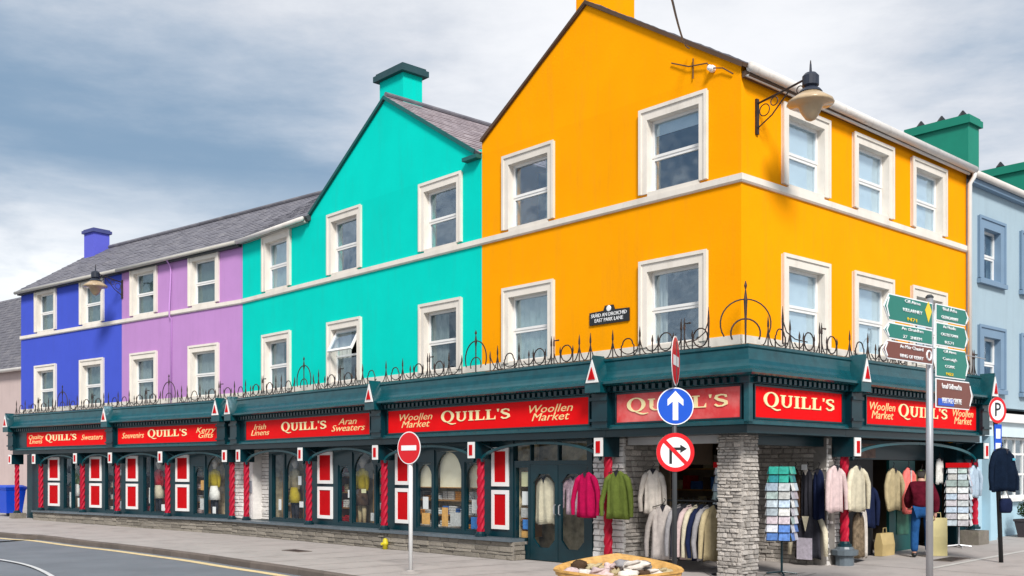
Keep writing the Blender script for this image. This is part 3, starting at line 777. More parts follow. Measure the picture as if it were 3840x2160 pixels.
# ------------------------------------------------------------------ shopfronts
def glyphs():
    """slab-serif capitals as closed non-overlapping pieces: list of polygons (x,z) per letter, advance width"""
    T, t, sf = 0.20, 0.10, 0.09
    def stem(x, z0=sf, z1=1 - sf): return [(x, z0), (x + T, z0), (x + T, z1), (x, z1)]
    def serif(x0, x1, z0): return [(x0, z0), (x1, z0), (x1, z0 + sf), (x0, z0 + sf)]
    def ring(cx, cz, ro, zo, ri, zi, a0=0, a1=360, n=20):
        out = []
        for k in range(n):
            p, q = rad(a0 + (a1 - a0) * k / n), rad(a0 + (a1 - a0) * (k + 1) / n)
            out.append([(cx + ro * math.cos(p), cz + zo * math.sin(p)), (cx + ro * math.cos(q), cz + zo * math.sin(q)), (cx + ri * math.cos(q), cz + zi * math.sin(q)), (cx + ri * math.cos(p), cz + zi * math.sin(p))])
        return out
    G = {}
    G['Q'] = (ring(0.55, 0.56, 0.55, 0.62, 0.33, 0.52) + [[(0.5, -0.08), (0.62, -0.07), (0.95, -0.20), (1.25, -0.17), (1.25, -0.24), (0.98, -0.32), (0.80, -0.28)]], 1.18)
    G['U'] = ([stem(0.10, 0.34), [(0.72, 0.34), (0.84, 0.34), (0.84, 1 - sf), (0.72, 1 - sf)], serif(0, 0.40, 1 - sf), serif(0.62, 0.94, 1 - sf)] + ring(0.47, 0.34, 0.37, 0.36, 0.21, 0.26, 180, 360, 10), 1.0)
    G['I'] = ([stem(0.10), serif(0, 0.40, 0), serif(0, 0.40, 1 - sf)], 0.46)
    G['L'] = ([stem(0.10), serif(0, 0.40, 1 - sf), serif(0, 0.74, 0), [(0.64, sf), (0.74, sf), (0.74, 0.36)]], 0.80)
    G["'"] = ([[(0.02, 1.02), (0.06, 0.74), (0.12, 0.74), (0.18, 1.02)]], 0.22)
    pts = [(0.62, 0.74), (0.60, 0.90), (0.38, 0.96), (0.14, 0.88), (0.10, 0.70), (0.24, 0.57), (0.42, 0.49), (0.60, 0.38), (0.62, 0.20), (0.44, 0.06), (0.20, 0.05), (0.05, 0.20)]
    wd = [0.05, 0.06, 0.055, 0.08, 0.09, 0.10, 0.11, 0.10, 0.09, 0.06, 0.06, 0.06]
    S = []
    pv = [Vector(p) for p in pts]
    L, Rr = [], []
    for i, p in enumerate(pv):
        d = (pv[min(i + 1, len(pv) - 1)] - pv[max(i - 1, 0)]).normalized(); nn = Vector((-d.y, d.x))
        L.append(p + nn * wd[i]); Rr.append(p - nn * wd[i])
    for i in range(len(pv) - 1):
        S.append([tuple(L[i]), tuple(L[i + 1]), tuple(Rr[i + 1]), tuple(Rr[i])])
    G['S'] = (S, 0.74)
    return G
GL = glyphs()
def quills(panel, x0, x1, z, h, y, xform=None):
    word = "QUILL'S"; gap = 0.07
    tot = sum(GL[c][1] + gap for c in word) - gap
    k = (x1 - x0) / tot; x = x0
    for c in word:
        polys, adv = GL[c]
        mb = MB()
        for p in polys: mb.prism([(x + a * k, z + b * h) for a, b in p], y - 0.014, y)
        if xform: mb.xf(xform)
        mb.build('letter', M_GOLD, panel)
        x += (adv + gap) * k
def small_text(panel, body, xc, zc, size, width, y, xform=None, m=M_GOLD2):
    me = text_mesh(body, m, size, width, shear=0.3, line=0.72)
    off = OFF[panel.name]
    for v in me.vertices:
        p = (v.co.x + xc, v.co.y + y - 0.004, v.co.z + zc)
        if xform: p = xform(*p)
        v.co = Vector(p) - off
    o = bpy.data.objects.new('small_lettering', me); COL.objects.link(o); o.parent = panel; OFF[o.name] = off; o['kind'] = 'stuff'
    return o

FY = -0.45                                # face of the fascia board
def fascia(root, a, b, xform=None, dent=True, end0=False, end1=False):
    B = lambda mb, n, m, **k: (mb.xf(xform) if xform else mb).build(n, m, root, **k)
    B(MB().prismx([(-0.002, 2.58), (FY, 2.58), (FY, 3.24), (-0.002, 3.24)], a, b), 'fascia_board', M_SHOP)
    B(MB().prismx([(-0.004, 2.44), (-0.40, 2.44), (-0.40, 2.578), (-0.004, 2.578)], a, b), 'architrave', M_SHOP)
    B(MB().prismx([(FY - 0.001, 2.585), (FY - 0.06, 2.575), (FY - 0.06, 2.625), (FY - 0.03, 2.655), (FY - 0.001, 2.655)], a, b), 'lower_moulding', M_CORN)
    prof = [(-0.031, 3.242), (-0.52, 3.242), (-0.52, 3.345), (-0.66, 3.36), (-0.72, 3.385), (-0.72, 3.425), (-0.69, 3.445), (-0.63, 3.47), (-0.575, 3.505), (-0.535, 3.555), (-0.505, 3.62), (-0.488, 3.70), (-0.478, 3.80), (-0.50, 3.825), (-0.50, 3.865), (-0.46, 3.88), (-0.031, 3.89)]
    B(MB().prismx(prof, a, b), 'cornice', M_CORN)
    if dent:
        g = lambda q: q(FY) if callable(q) else q
        mb = MB(); x = g(a) + 0.06
        while x < g(b) - 0.1:
            mb.box(x, x + 0.075, -0.60, -0.522, 3.255, 3.338); x += 0.15
        B(mb, 'dentils', M_SHOP, kind='stuff')
def sign(root, x0, x1, q=None, left=None, right=None, z0=2.69, z1=3.2, xform=None, mlet=M_GOLD2, red=M_RED):
    y = FY - 0.02
    mb = MB().box(x0, x1, y, FY - 0.001, z0, z1)
    p = (mb.xf(xform) if xform else mb).build('sign_panel', red, root)
    if q: quills(p, q[0], q[1], z0 + 0.19, 0.205, y - 0.001, xform)
    for tx in (left, right):
        if tx:
            body, xc, w = tx
            two = '\n' in body
            small_text(p, body, xc, (z0 + z1) / 2, 0.22 if two else 0.26, w, y, xform)
    fr = MB().frame(x0 - 0.03, x1 + 0.03, z0 - 0.025, z1 + 0.025, 0.028, FY - 0.035, FY - 0.0015)
    (fr.xf(xform) if xform else fr).build('sign_moulding', M_SHOP, root)
    return p
def console(root, x, xform=None, w=0.38):
    B = lambda mb, n, m, pr: (mb.xf(xform) if xform else mb).build(n, m, pr)
    h = w / 2
    mb = MB().box(x - h, x + h, -0.58, FY - 0.002, 2.60, 3.235)
    mb.box(x - h - 0.02, x + h + 0.02, -0.62, -0.581, 2.72, 2.77)
    mb.box(x - h - 0.02, x + h + 0.02, -0.62, -0.581, 3.10, 3.16)
    c = B(mb, 'console', M_SHOP, root)
    B(MB().prism([(x - h, 3.24), (x + h, 3.24), (x + h, 3.44), (x, 3.92), (x - h, 3.44)], -0.765, -0.45), 'pediment', M_CORN, c)
    B(MB().prism([(x - h * 0.82, 3.42), (x + h * 0.82, 3.42), (x, 3.84)], -0.785, -0.766), 'triangle_frame', M_WHITE, c)
    B(MB().prism([(x - h * 0.45, 3.475), (x + h * 0.45, 3.475), (x, 3.70)], -0.80, -0.786), 'triangle_inset', M_REDP, c)
    return c
def column(root, x, zb, y=-0.2, xform=None, r=0.072, zt=2.08, twist=True):
    B = lambda mb, n, m, pr, **k: (mb.xf(xform) if xform else mb).build(n, m, pr, **k)
    n = 16; rows = 34; rg = []
    for k in range(rows + 1):
        z = zb + 0.1 + (zt - zb - 0.1) * k / rows
        rg.append([(x + (r + (0.014 * math.cos(4 * (2 * math.pi * i / n) - z * 30) if twist else 0)) * math.cos(2 * math.pi * i / n), y + (r + (0.014 * math.cos(4 * (2 * math.pi * i / n) - z * 30) if twist else 0)) * math.sin(2 * math.pi * i / n), z) for i in range(n)])
    c = B(MB().rings(rg), 'column', M_REDCOL, root)
    B(MB().lathe([(0.13, zb), (0.13, zb + 0.05), (0.10, zb + 0.06), (0.09, zb + 0.10)], 12, (x, y)), 'column_base', M_SHOP, c)
    B(MB().box(x - 0.11, x + 0.11, y - 0.25, y + 0.19, 2.08, 2.438), 'capital_block', M_SHOP, c)
    f = B(MB().box(x - 0.105, x + 0.105, y - 0.275, y - 0.2505, 2.09, 2.52 - 0.09), 'white_plaque', M_WHITE, c)
    B(MB().box(x - 0.05, x + 0.05, y - 0.287, y - 0.2755, 2.15, 2.37), 'red_inset', M_REDP, c)
    return c
def brace(root, x0, x1, y=-0.3, xform=None):
    """curved timber braces with a lattice rail between two columns"""
    B = lambda mb, n, m: (mb.xf(xform) if xform else mb).build(n, m, root)
    L = (x1 - x0) / 2 - 0.115; n = 14
    for sx, xx in ((1, x0 + 0.11), (-1, x1 - 0.11)):
        out, inn_ = [], []
        for k in range(n + 1):
            a = rad(90 * k / n)
            out.append((xx + sx * L * (1 - math.cos(a)), 2.06 + 0.34 * math.sin(a)))
            inn_.append((xx + sx * L * (1 - math.cos(a)) + sx * 0.03 * math.cos(a), 2.06 + 0.34 * math.sin(a) - 0.05))
        mb = MB()
        rg = []
        for (a, b), (c, d) in zip(out, inn_):
            rg.append([(a, y, b), (a, y + 0.06, b), (c, y + 0.06, d), (c, y, d)])
        B(mb.rings(rg), 'arched_brace', M_CORN)
        B(MB().tube([(xx + sx * 0.02, y + 0.03, 2.40), (xx + sx * min(0.32 * L, 0.4), y + 0.03, 2.27)], 0.018, 5), 'brace_tie', M_SHOP)
def shutter(root, x0, x1, z0=0.60, zm=1.46, z1=2.32, y=0.0):
    for a, b in ((z0, zm - 0.04), (zm + 0.04, z1)):
        p = MB().frame(x0, x1, a, b, 0.085, y - 0.035, y - 0.0015).build('shutter_frame', M_WHITE, root)
        MB().box(x0 + 0.085, x1 - 0.085, y - 0.018, y - 0.0015, a + 0.085, b - 0.085).build('red_panel', M_REDP, p)
def arch_poly(x0, x1, zs, zt, n=12):
    """spandrel outline: rectangle x0..x1, zs..zt with half ellipse cut from below"""
    c = (x0 + x1) / 2; r = (x1 - x0) / 2
    arc = [(c + r * math.cos(rad(180 * k / n)), zs + (zt - zs - 0.02) * math.sin(rad(180 * k / n))) for k in range(n + 1)]
    return arc
def shop_wall(root, a, b, wins, z0=0.45, z1=2.44, m=M_SHOP):
    ops = [(w[0], w[1], w[2], w[3]) for w in wins]
    mb = wall_mesh(a, b, z0, z1, ops, th=0.12)
    mb.build('shop_wall', m, root)
    for w in wins:
        x0, x1, c, d = w[:4]
        f = MB().frame(x0 + 0.003, x1 - 0.003, c + 0.003, d - 0.003, 0.03, 0.02, 0.10).build('window_frame', m, root)
        if len(w) > 4 and w[4]:
            zs = d - (x1 - x0) * 0.55 - 0.05
            arc = arch_poly(x0 + 0.034, x1 - 0.034, zs, d - 0.034)
            half = len(arc) // 2
            for pts in (arc[:half + 1] + [(arc[0][0], d - 0.034)], arc[half:] + [(arc[-1][0], d - 0.034)]):
                if pts[0][0] > pts[-1][0] or True:
                    mbb = MB()
                    corner = (arc[0][0], d - 0.034) if pts[0] == arc[0] else (arc[-1][0], d - 0.034)
                    seg = pts[:-1]
                    for p, q in zip(seg, seg[1:]):
                        mbb.prism([corner, p, q], 0.03, 0.075)
                    mbb.build('arch_spandrel', m, f)
        MB().add([(x0 + 0.033, 0.06, c + 0.033), (x1 - 0.033, 0.06, c + 0.033), (x1 - 0.033, 0.06, d - 0.033), (x0 + 0.033, 0.06, d - 0.033)], [(0, 1, 2, 3)]).build('pane', M_SHOPGLASS, f)
def interior(root, a, b, depth=0.8, back=M_DISP):
    mb = MB(); mb.box(a, b, depth, depth + 0.05, 0, 2.6); mb.box(a, b, 0.13, depth - 0.003, 2.55, 2.6)
    mb.box(a - 0.03, a + 0.02, 0.13, depth - 0.003, 0, 2.545); mb.box(b - 0.02, b + 0.03, 0.13, depth - 0.003, 0, 2.545)
    mb.build('interior', back, root)
    MB().box(a + 0.025, b - 0.025, 0.13, depth - 0.004, 0.02, 0.44).build('display_platform', M_WOOD, root)
def plinth(root, a, b, sl0=True, end=None):
    MB().box(a, b, -0.31, 0.12, -0.1, 0.375).build('plinth_core', M_MORTAR, root)
    stone_face(root, a, b, 0.0, 0.375, -0.31, M_STONED, ch=0.09, w=(0.25, 0.6), proud=0.03)
    x = a
    while x < b - 0.01:
        L = min(random.uniform(1.1, 1.9), b - x)
        if b - x - L < 0.5: L = b - x
        MB().box(x + 0.003, x + L - 0.003, -0.40, -0.0, 0.376, 0.435).build('sill_slab', M_SILL, root)
        x += L
    MB().box(a, b, -0.0005, 0.12, 0.376, 0.449).build('sill_upstand', M_SHOP, root)

Z0, Z1 = 0.52, 2.30
# 1: under the blue house
s1 = thing('shopfront', 'dark green shopfront with red sign under the blue house, farthest left', 'shopfront', 'L', (-9.6, 0, 0))
fascia(s1, -13.05, -6.2)
sign(s1, -11.85, -6.55, q=(-10.49, -8.42), left=('Quality\nLinens', -11.22, 1.05), right=('Sweaters', -7.45, 1.35))
for x in (-12.86, -6.19): console(s1, x)
for x in (-13.14, -11.38, -8.54, -6.35): column(s1, x, 0.44 if x > -12 else 0.3)
MB().box(-13.3, -12.95, -0.4, 0.05, 0, 0.3).build('pier_base', M_STONED, s1)
shop_wall(s1, -12.0, -6.2, [(-10.16, -9.66, Z0, Z1), (-9.6, -9.1, Z0, Z1), (-7.45, -6.95, Z0, Z1), (-6.9, -6.45, Z0, Z1)])
shutter(s1, -11.2, -10.42); shutter(s1, -8.40, -7.65)
MB().box(-12.6, -12.0, 0.1, 0.2, 0.0, 2.44).build('recessed_door', M_SHOP, s1)
MB().box(-13.2, -12.55, 0.2, 0.3, 0.0, 2.44).build('side_panel', M_SHOP, s1)
brace(s1, -8.54, -6.35); brace(s1, -11.38, -8.54)
plinth(s1, -11.7, -6.2); interior(s1, -11.9, -6.2)
# 2: under the purple house
s2 = thing('shopfront', 'dark green shopfront with red sign under the purple house', 'shopfront', 'L', (-3.1, 0, 0))
fascia(s2, -6.195, lambda y: y * 0.0764)
sign(s2, -5.85, -0.55, q=(-4.13, -2.05), left=('Souvenirs', -5.0, 1.25), right=('Kerry\nGifts', -1.15, 0.95))
console(s2, -0.24)
for x in (-3.49, -0.23): column(s2, x, 0.44)
shop_wall(s2, -6.195, -0.62, [(-5.16, -4.78, Z0, Z1), (-4.72, -3.9, Z0, Z1), (-2.42, -1.89, Z0, 1.98, 1), (-1.83, -0.84, Z0, Z1, 1)])
shutter(s2, -6.13, -5.45); shutter(s2, -3.33, -2.63)
brace(s2, -6.35, -3.49); brace(s2, -3.49, -0.23)
plinth(s2, -6.195, -0.03); interior(s2, -6.15, -0.65)
MB().box(-0.617, 0.0, 0.05, 0.3, 0.3, 2.438).build('pier_core', M_MORTAR, s2)
stone_face(s2, -0.615, -0.01, 0.45, 2.43, 0.05, M_STONEW, ch=0.1, w=(0.15, 0.3), proud=0.02)
# 3: turquoise
s3 = thing('shopfront', 'dark green shopfront with red sign under the left of the turquoise house', 'shopfront', 'F', (3.75, 0, 0))
fascia(s3, lambda y: -y * 0.0764, 7.49)
sign(s3, 1.1, 7.1, q=(3.02, 5.22), left=('Irish\nLinens', 1.85, 1.0), right=('Aran\nSweaters', 6.15, 1.45))
for x in (0.55, 7.5): console(s3, x)
for x in (0.6, 3.94, 7.30): column(s3, x, 0.44)
shop_wall(s3, 1.55, 7.49, [(1.68, 2.28, Z0, Z1), (2.36, 3.36, Z0, Z1, 1), (5.0, 5.53, Z0, 1.98, 1), (5.64, 6.6, Z0, Z1, 1), (6.66, 7.1, Z0, 1.98, 1)])
shutter(s3, 4.08, 4.78)
MB().box(0.0, 1.52, 0.35, 0.6, 0.3, 2.438).build('pier_core', M_MORTAR, s3)
MB().box(1.50, 1.548, 0.0, 0.348, 0.45, 2.438).build('return_panel', M_SHOP, s3)
stone_face(s3, 0.0, 1.50, 0.45, 2.43, 0.35, M_STONEW, ch=0.1, w=(0.15, 0.34), proud=0.02)
MB().box(0.18, 0.44, -0.0, 0.06, 1.2, 1.55).build('notice_plate', mat('grey_plate', (0.2, 0.21, 0.25), var=0.1), s3)
MB().box(0.05, 0.5, 0.061, 0.34, 0.45, 2.43).build('pier', M_STONEW, s3)
brace(s3, 0.6, 3.94); brace(s3, 3.94, 7.30)
plinth(s3, 0.0, 7.495); interior(s3, 1.6, 7.45)
# 4: woollen market with the double doors
s4 = thing('shopfront', 'dark green shopfront with double doors and the widest red sign, left of the corner', 'shopfront', 'F', (11.0, 0, 0))
fascia(s4, 7.495, 14.56)
sign(s4, 7.85, 14.2, q=(9.81, 12.04), left=('Woollen\nMarket', 8.85, 1.2), right=('Woollen\nMarket', 13.15, 1.2))
console(s4, 14.57)
column(s4, 10.80, 0.44); column(s4, 14.44, 0.14)
shop_wall(s4, 7.495, 11.55, [(8.28, 8.86, Z0, 2.02, 1), (8.95, 9.92, Z0, Z1, 1), (10.02, 10.62, Z0, 2.02, 1)])
shutter(s4, 7.5, 8.08); shutter(s4, 10.95, 11.48)
brace(s4, 7.30, 10.80); brace(s4, 10.80, 14.44)
plinth(s4, 7.5, 11.95); interior(s4, 7.5, 11.5)
stone_face(s4, -0.31, 0.0, 0.0, 0.375, 11.95, M_STONED, ch=0.09, w=(0.2, 0.35), axis='xl')
MB().box(11.55, 11.62, -0.02, 0.12, 0, 2.44).build('door_post', M_SHOP, s4)
MB().box(13.72, 13.86, -0.02, 0.12, 0, 2.44).build('door_post', M_SHOP, s4)
MB().box(11.62, 13.72, 0.0, 0.12, 1.95, 2.03).build('transom_rail', M_SHOP, s4)
MB().box(11.62, 13.72, 0.0, 0.12, 2.40, 2.439).build('door_head', M_SHOP, s4)
for a, b in ((11.62, 12.1), (12.13, 12.9), (12.93, 13.72)):
    MB().add([(a, 0.05, 2.03), (b, 0.05, 2.03), (b, 0.05, 2.40), (a, 0.05, 2.40)], [(0, 1, 2, 3)]).build('transom_pane', M_SHOPGLASS, s4)
for x in (12.1, 12.9): MB().box(x, x + 0.03, 0.0, 0.1, 2.03, 2.40).build('transom_bar', M_SHOP, s4)
sd = MB().frame(11.62, 12.11, 0.02, 1.95, 0.06, 0.0, 0.1, wb=0.3).build('sidelight', M_SHOP, s4)
MB().add([(11.68, 0.05, 0.32), (12.05, 0.05, 0.32), (12.05, 0.05, 1.89), (11.68, 0.05, 1.89)], [(0, 1, 2, 3)]).build('pane', M_SHOPGLASS, sd)
def shop_door(root, a, b):
    """green door leaf with a tall glass of cut corners"""
    z0, z1 = 0.02, 1.948
    gx0, gx1, gz0, gz1 = a + 0.085, b - 0.085, 0.28, 1.76; k = 0.17
    oc = [(gx0, gz0 + k), (gx0 + k, gz0), (gx1 - k, gz0), (gx1, gz0 + k), (gx1, gz1 - k), (gx1 - k, gz1), (gx0 + k, gz1), (gx0, gz1 - k)]
    outer = [(a, gz0 + k), (a, z0), (b, z0), (b, gz0 + k), (b, gz1 - k), (b, z1), (a, z1), (a, gz1 - k)]
    mb = MB()
    for i in range(8):
        j = (i + 1) % 8
        mb.prism([outer[i], outer[j], oc[j], oc[i]], 0.0, 0.05)
    d = mb.build('door', M_SHOP, root)
    MB().add([(x, 0.03, z) for x, z in oc], [tuple(range(8))]).build('pane', M_SHOPGLASS, d)
    hx = b - 0.06 if a < 12.5 else a + 0.06
    MB().tube([(hx, -0.01, 0.95), (hx, -0.05, 0.97), (hx, -0.05, 1.13), (hx, -0.01, 1.15)], 0.012, 6).build('handle', M_GALV, d)
shop_door(s4, 12.12, 12.91); shop_door(s4, 12.925, 13.715)
mb = MB(); mb.box(11.0, 13.85, 0.95, 1.0, 0, 2.6); mb.box(11.0, 13.85, 0.13, 0.94, 2.55, 2.6); mb.build('lobby', M_DISP, s4)
MB().box(13.86, 14.60, 0.02, 0.4, -0.1, 2.438).build('pier_core', M_MORTAR, s4)
stone_face(s4, 13.87, 14.64, 0.0, 2.43, 0.02, M_STONEW, ch=0.085, w=(0.14, 0.34), proud=0.03)

# 5: open corner porch with the stone pillar
s5 = thing('corner_porch', 'open corner porch of the shop with a stone pillar under two red signs', 'shopfront', 'F', (16.0, 1.3, 0))
fascia(s5, 14.565, lambda y: FC - y)
fascia(s5, lambda y: y, 2.645, xform=toR)
M_REDSHEEN = mat('sign_red_sheen', (0.70, 0.05, 0.055), rough=0.6, var=0.08, scale=1.5, spec=0.2, dirt_or_sheen=((0.74, 0.27, 0.25), 0.7, 0.9))  # pale pink blotches paint the sky's sheen on this panel into its red
sign(s5, 14.9, 17.58, q=(15.15, 17.35), red=M_REDSHEEN)
sign(s5, -0.28, 2.38, q=(-0.05, 2.13), xform=toR)
MB().prismx([(FY - 0.06, 2.58), (FY - 0.06, 3.24), (FY + 0.05, 3.24), (FY + 0.05, 2.58)], FC - FY - 0.035, FC - FY + 0.06).build('corner_post', M_CORN, s5)
# pillar
PX, PY, PW = FC - 0.46, 0.0, 0.46
pil = MB().box(PX, PX + PW, PY, PY + PW, -0.1, 2.438).build('pillar', M_MORTAR, s5)
stone_face(pil, PX - 0.02, PX + PW + 0.02, 0.0, 2.43, PY, M_STONE, ch=0.06, w=(0.08, 0.19), proud=0.03)
stone_face(pil, PY - 0.02, PY + PW + 0.02, 0.0, 2.43, PX + PW, M_STONE, ch=0.06, w=(0.08, 0.19), proud=0.03, axis='xl')
# left return wall (looks right), then the way into the shop
wl1 = MB().box(14.40, 14.60, 0.401, 1.05, -0.1, 2.438).build('left_return', M_MORTAR, s5)
stone_face(wl1, 0.02, 1.08, 0.0, 2.43, 14.60, M_STONE, ch=0.085, w=(0.13, 0.32), proud=0.035, axis='xl')
wr1 = MB().box(14.95, FC - 0.0, 2.75, 2.95, 0.0, 2.438).build('right_return', M_MORTAR, s5)
stone_face(wr1, 15.2, FC - 0.02, 0.05, 2.43, 2.75, M_STONE, ch=0.075, w=(0.13, 0.30), proud=0.03)
pr2 = MB().box(2.71, 3.15, 0.03, 0.30, 0.0, 2.438).xf(toR).build('side_pier', M_MORTAR, s5)
# stones on the pier that faces the side street
stone_face(pr2, 2.71, 3.15, 0.05, 2.43, FC - 0.03, M_STONEW, ch=0.085, w=(0.12, 0.3), proud=0.025, axis='xl')
MB().box(14.4, FC - 0.02, 0.1, 2.75, 2.50, 2.578).build('porch_ceiling', mat('porch_ceiling', (0.30, 0.28, 0.26), var=0.1), s5)
MB().box(14.66, FC - 0.5, 0.10, 0.35, 2.30, 2.438).build('shutter_box', mat('shutter_box_grey', (0.42, 0.42, 0.42), var=0.1), s5)
MB().box(0.5, 2.7, 0.08, 0.30, 2.27, 2.438).xf(toR).build('shutter_box', M_SHOP, s5)
# shop interior behind the porch
mb = MB(); mb.box(12.0, 14.9, 3.8, 3.85, 0, 2.6); mb.box(11.95, 12.0, 1.7, 3.8, 0, 2.6); mb.box(12.0, 14.6, 1.7, 3.79, 2.5, 2.55); mb.box(12.0, 14.39, 1.66, 1.699, 0, 2.6); mb.box(14.9, 14.95, 2.75, 3.8, 0, 2.6)
mb.build('shop_interior', mat('shop_interior_warm', (0.36, 0.27, 0.18), rough=0.8, var=0.5, scale=3), s5)
MB().box(14.42, 14.62, 1.06, 2.74, 1.95, 2.438).build('door_lintel', mat('lintel_wood', (0.14, 0.10, 0.07), var=0.3), s5)
for z in (0.5, 0.95, 1.4, 1.85):
    MB().box(12.1, 14.7, 3.4, 3.78, z, z + 0.03).build('shelf', M_WOOD, s5)
MB().box(12.5, 13.4, 2.4, 2.9, 0.0, 0.85).build('counter', M_WOOD, s5)

# 6: side street shop
s6 = thing('shopfront', 'dark green shopfront with an open doorway on the side street, right of the corner', 'shopfront', 'R', (5.5, 0, 0))
fascia(s6, 2.65, 8.2)
sign(s6, 3.25, 7.85, q=(4.45, 6.5), left=('Woollen\nMarket', 3.82, 0.95), right=('Woollen\nMarket', 7.2, 0.95))
for x in (2.72, 8.1): console(s6, x, w=0.34)
column(s6, 2.95, 0.42); column(s6, 8.38, 0.55)
MB().lathe([(0.17, 0.0), (0.17, 0.24), (0.24, 0.27), (0.25, 0.36), (0.17, 0.38), (0.15, 0.42)], 12, (2.95, -0.2)).build('column_pedestal', M_SILL, s6)
MB().box(8.1, 8.62, -0.42, 0.0, 0.1, 0.52).build('column_pedestal', M_STONED, s6)
brace(s6, 2.95, 8.38)
MB().box(3.15, 8.4, 0.3, 0.36, 2.05, 2.438).build('over_panel', M_SHOP, s6)
MB().box(8.0, 8.43, 0.02, 0.3, 0.0, 2.438).build('end_pier', M_SHOP, s6)
mb = MB(); mb.box(3.16, 8.4, 2.4, 2.45, 0, 2.6); mb.box(3.16, 8.4, 0.37, 2.39, 2.5, 2.55); mb.box(8.2, 8.25, 0.37, 2.39, 0, 2.5); mb.build('interior', M_INT, s6)
MB().box(3.16, 4.9, 0.3, 0.35, 0.15, 2.04).build('display_board', mat('black_board', (0.01, 0.01, 0.011), var=0.3), s6)
dr = MB().box(5.6, 6.7, 0.32, 0.38, 0.15, 2.04).build('teal_door', mat('door_teal', (0.005, 0.10, 0.10), var=0.2, rough=0.4), s6)
MB().box(5.9, 6.4, 0.305, 0.319, 0.5, 1.0).build('door_panel', mat('door_teal_light', (0.05, 0.17, 0.12), var=0.5, scale=6), dr)
MB().box(7.3, 8.0, 0.35, 0.40, 0.2, 2.04).build('dark_door', M_SHOP, s6)
for c, w in ((3.7, 0.5), (4.6, 0.6)):
    MB().box(c - w / 2, c + w / 2, 0.24, 0.299, 2.08, 2.36).build('hanging_picture', mat('picture_%d' % int(c * 10), (0.30, 0.22, 0.05) if c < 4 else (0.16, 0.10, 0.08), var=0.7, scale=9), s6)

# ------------------------------------------------------------------ iron cresting on the cornice
def cresting(fr, a, b, label, arches=(), xform=None, root=None, h=1.0):
    t = root or thing('iron_cresting', label, 'cresting', fr, ((a + b) / 2, -0.33, 3.88), group='iron cresting along the cornice')
    y, z0 = -0.36, 3.885
    def put(mb, n):
        (mb.xf(xform) if xform else mb).build(n, M_IRON, t)
    r = 0.0125
    def spike(x, hh):
        put(MB().tube([(x, y, z0), (x, y, z0 + hh * 0.62), (x, y, z0 + hh * 0.66), (x, y, z0 + hh * 0.78), (x, y, z0 + hh)], [r, r, 0.02, 0.018, 0.003], 5), 'spike')
    def ringp(x, rr, zc):
        put(MB().tube([(x + rr * math.cos(2 * math.pi * k / 14), y, zc + rr * 1.05 * math.sin(2 * math.pi * k / 14)) for k in range(14)], r, 5, close=True), 'ring')
    def swoop(x0, x1, h0, h1):
        pts = []
        for k in range(9):
            u = k / 8
            pts.append((x0 + (x1 - x0) * u, y, z0 + 0.012 + (h0 * (1 - u) ** 3 + h1 * u ** 3)))
        put(MB().tube(pts, r * 0.85, 5), 'scroll')
    def loop(x, w, hh):
        pts = [(x - w, y, z0), (x - w, y, z0 + hh * 0.55)]
        for k in range(9):
            a_ = math.pi - math.pi * k / 8
            pts.append((x + w * 0.8 * math.cos(a_), y, z0 + hh * 0.62 + w * 0.7 * math.sin(a_)))
        pts += [(x + w, y, z0 + hh * 0.55), (x + w, y, z0)]
        put(MB().tube(pts, r, 5), 'hoop')
    def arch(x, R=0.34):
        pts = [(x + R * math.cos(rad(205 - 230 * k / 18)), y, z0 + 0.30 + R * 1.1 * math.sin(rad(205 - 230 * k / 18))) for k in range(19)]
        put(MB().tube(pts, 0.014, 5), 'arch_hoop')
        pts = [(x + 0.17 * math.cos(rad(200 - 220 * k / 12)), y, z0 + 0.16 + 0.17 * math.sin(rad(200 - 220 * k / 12))) for k in range(13)]
        put(MB().tube(pts, 0.012, 5), 'arch_hoop')
        put(MB().tube([(x, y, z0), (x, y, z0 + 0.55), (x, y, z0 + 0.66), (x, y, z0 + 0.80), (x, y, z0 + 0.84), (x, y, z0 + 0.90)], [0.014, 0.014, 0.03, 0.01, 0.028, 0.006], 6), 'finial')
    skip = [(c - 0.62, c + 0.62) for c in arches]
    for c in arches:
        arch(c)
        for sx in (-1, 1):
            spike(c + sx * 0.46, 0.42); swoop(c + sx * 0.46, c + sx * 0.85, 0.3, 0.02)
    x = a + 0.15; i = 0
    seq = ['tall', 'hoop', 'tall', 'small', 'ring', 'double', 'ring', 'tall']
    while x < b - 0.12:
        if any(p < x < q for p, q in skip): x += 0.1; continue
        k = seq[i % 8]; i += 1
        if k == 'tall': spike(x, 0.52); swoop(x, x - 0.2, 0.28, 0.0); swoop(x, x + 0.2, 0.28, 0.0); x += 0.29
        elif k == 'small': spike(x, 0.34); swoop(x - 0.15, x + 0.15, 0.12, 0.18); x += 0.22
        elif k == 'hoop': loop(x + 0.07, 0.15, 0.36); swoop(x - 0.12, x + 0.28, 0.14, 0.1); x += 0.36
        elif k == 'ring':
            ringp(x + 0.08, 0.15, z0 + 0.19); spike(x - 0.09, 0.33); spike(x + 0.25, 0.33); x += 0.42
        else:
            spike(x, 0.56); spike(x + 0.07, 0.56)
            put(MB().tube([(x + 0.07, y, z0 + 0.46), (x + 0.2, y, z0 + 0.46)], [0.01, 0.018], 5), 'side_spur')
            swoop(x, x - 0.17, 0.22, 0.0); swoop(x + 0.07, x + 0.24, 0.22, 0.0); x += 0.33
    put(MB().tube([(a, y, z0 + 0.012), (b, y, z0 + 0.012)], 0.012, 5), 'base_rail')
    return t
cresting('L', -13.0, -6.2, 'black iron cresting on the cornice before the blue house', (-9.57,))
cresting('L', -6.18, -0.1, 'black iron cresting on the cornice before the purple house', (-3.17,))
